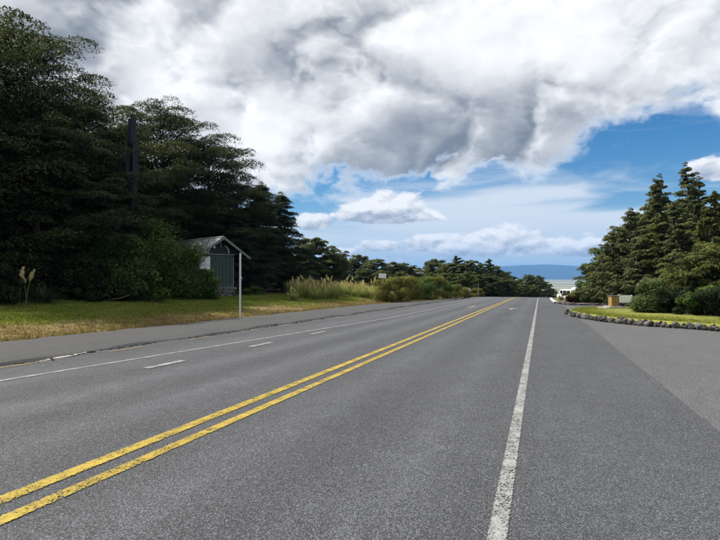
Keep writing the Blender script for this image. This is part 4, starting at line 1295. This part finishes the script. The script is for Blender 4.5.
x, y = xy(625.0, 36.0); g = gz(x, y) + .27
ws = empty('low_sign', (x, y, g), YAW - .05)
mb = MB(); mb.box((0, 0, .62), (.80, .04, .46)); bd = obj('board', mb.mesh('board', M['sign_white'], bevel=.01), ws)
mb = MB(); mb.box((0, -.03, .37), (.84, .03, .05)); obj('rail', mb.mesh('rail', M['lamp_grey']), ws)
for s in (-.43, .43):
    mb = MB(); mb.box((s, .0, .42), (.06, .07, .92)); obj('post', mb.mesh('post', M['white_board'], bevel=.008), ws)
tag(ws, 'low white sign board between two posts right of the timber plinth', 'sign')

# grey house beyond the shrubs
x, y = xy(417, 122); g = gz(x, y)
hs = empty('house', (x, y, g - .3), YAW + .35)
zt = ztop(269.2, 122) - g + .3; ev = zt - 1.1
mb = MB(); mb.box((0, 0, ev / 2), (5.6, 5, ev)); obj('wall', mb.mesh('wall', M['house_wall']), hs)
mb = MB(); mb.add([(-3.1, -2.9, ev), (3.1, -2.9, ev), (3.1, 2.9, ev), (-3.1, 2.9, ev), (-2.6, 0, zt), (2.6, 0, zt)], [(0, 1, 5, 4), (2, 3, 4, 5), (1, 2, 5), (3, 0, 4), (3, 2, 1, 0)]); obj('roof', mb.mesh('roof', M['house_roof']), hs)
for s in (-1.6, .2, 1.9):
    mb = MB(); mb.box((s, -2.52, ev - .9), (1.0, .06, .9)); wn = obj('window', mb.mesh('window', M['car_glass']), hs)
    mb = MB(); mb.box((s, -2.56, ev - 1.39), (1.1, .10, .06)); obj('sill', mb.mesh('sill', M['white_board']), wn)
tag(hs, 'grey house with a pale roof half hidden behind the roadside shrubs', 'house')

# ------------------------------------------------------------------ parked vans
def van(name, px, D, rz, L, W, H, prof, label, glass_side, screen):
    x, y = xy(px, D); e = empty(name, (x, y, gz(x, y)), rz)
    mb = MB(); mb.prism([(p[0] * L, p[1] * H) for p in prof], -W / 2, W / 2); obj('body', mb.mesh('body', M['car_white'], bevel=.07), e)
    for s in (-1, 1):
        for (x0, x1, z0_, z1_) in glass_side:
            mb = MB(); mb.box(((x0 + x1) / 2 * L, s * (W / 2 + .004), (z0_ + z1_) / 2 * H), ((x1 - x0) * L, .02, (z1_ - z0_) * H)); obj('window', mb.mesh('window', M['car_glass'], bevel=.005), e)
        for wx in (.19, .80):
            wm = MB(); wm.tube([(wx * L, s * (W / 2 - .20), .33), (wx * L, s * (W / 2 + .015), .33)], .33, 18); wo = obj('wheel', wm.mesh('wheel', M['rubber']), e)
            wm = MB(); wm.tube([(wx * L, s * (W / 2 + .01), .33), (wx * L, s * (W / 2 + .03), .33)], .20, 12); obj('rim', wm.mesh('rim', M['rim_alloy']), wo)
        mb = MB(); mb.box((-.012 * L, s * (W / 2 - .22), .40 * H), (.10, .30, .17)); obj('headlight', mb.mesh('headlight', M['lamp_glass'], bevel=.02), e)
        mb = MB(); mb.box((1.0 * L, s * (W / 2 - .12), .45 * H), (.05, .14, .40)); obj('tail_light', mb.mesh('tail_light', M['red_glass']), e)
        mb = MB(); mb.box((.17 * L, s * (W / 2 + .10), .56 * H), (.08, .18, .16)); obj('mirror', mb.mesh('mirror', M['rubber'], bevel=.02), e)
    (xa, za), (xb, zb) = screen; dx, dz = (xb - xa) * L, (zb - za) * H; ln = math.hypot(dx, dz); nx_, nz_ = -dz / ln * .012, dx / ln * .012
    ww = W / 2 - .10
    v = [(xa * L + nx_, -ww, za * H + nz_), (xa * L + nx_, ww, za * H + nz_), (xb * L + nx_, ww * .93, zb * H + nz_), (xb * L + nx_, -ww * .93, zb * H + nz_)]
    obj('windscreen', mesh('windscreen', v, [(0, 1, 2, 3)], M['car_glass']), e)
    mb = MB(); mb.box((-.010 * L, 0, .24 * H), (.12, W * .92, .20)); obj('bumper', mb.mesh('bumper', M['lamp_grey'], bevel=.03), e)
    mb = MB(); mb.box((-.012 * L, 0, .40 * H), (.06, W * .40, .12)); obj('grille', mb.mesh('grille', M['rubber']), e)
    return tag(e, label, 'van')


pv = [(0, .14), (.0, .44), (.03, .50), (.115, .56), (.235, .93), (.28, .985), (.96, 1.0), (1.0, .93), (1.0, .14)]
pm = [(0, .13), (.0, .40), (.025, .45), (.10, .50), (.20, .72), (.15, .80), (.17, .97), (.24, 1.0), (1.0, .99), (1.0, .13)]
van('white_van', 560.6, 108, -R(58), 4.6, 1.75, 1.95, pv, 'white van facing the camera, left of two parked past the planting bed',
    [(.24, .42, .56, .86), (.45, .68, .56, .86), (.71, .94, .56, .86)], ((.122, .58), (.232, .91)))
van('camper_van', 566.0, 106, R(14), 6.0, 2.0, 2.25, pv, 'long white camper van parked side-on, half behind the shrubs of the bed',
    [(.22, .34, .54, .80), (.42, .62, .58, .80), (.68, .90, .58, .80)], ((.122, .58), (.232, .91)))

# ------------------------------------------------------------------ the air
hm, nt, b = new_mat('air')
nt.nodes.remove(b)
pv_ = nt.nodes.new('ShaderNodeVolumePrincipled')
pv_.inputs['Color'].default_value = (.24, .52, 1.0, 1); pv_.inputs['Density'].default_value = 6.5e-5; pv_.inputs['Anisotropy'].default_value = .0
nt.links.new(pv_.outputs[0], nt.nodes['Material Output'].inputs['Volume'])
mb = MB(); mb.box((0, 5000, 200), (61000, 51000, 560))
hz = obj('haze', mb.mesh('haze', hm)); tag(hz, kind='stuff')
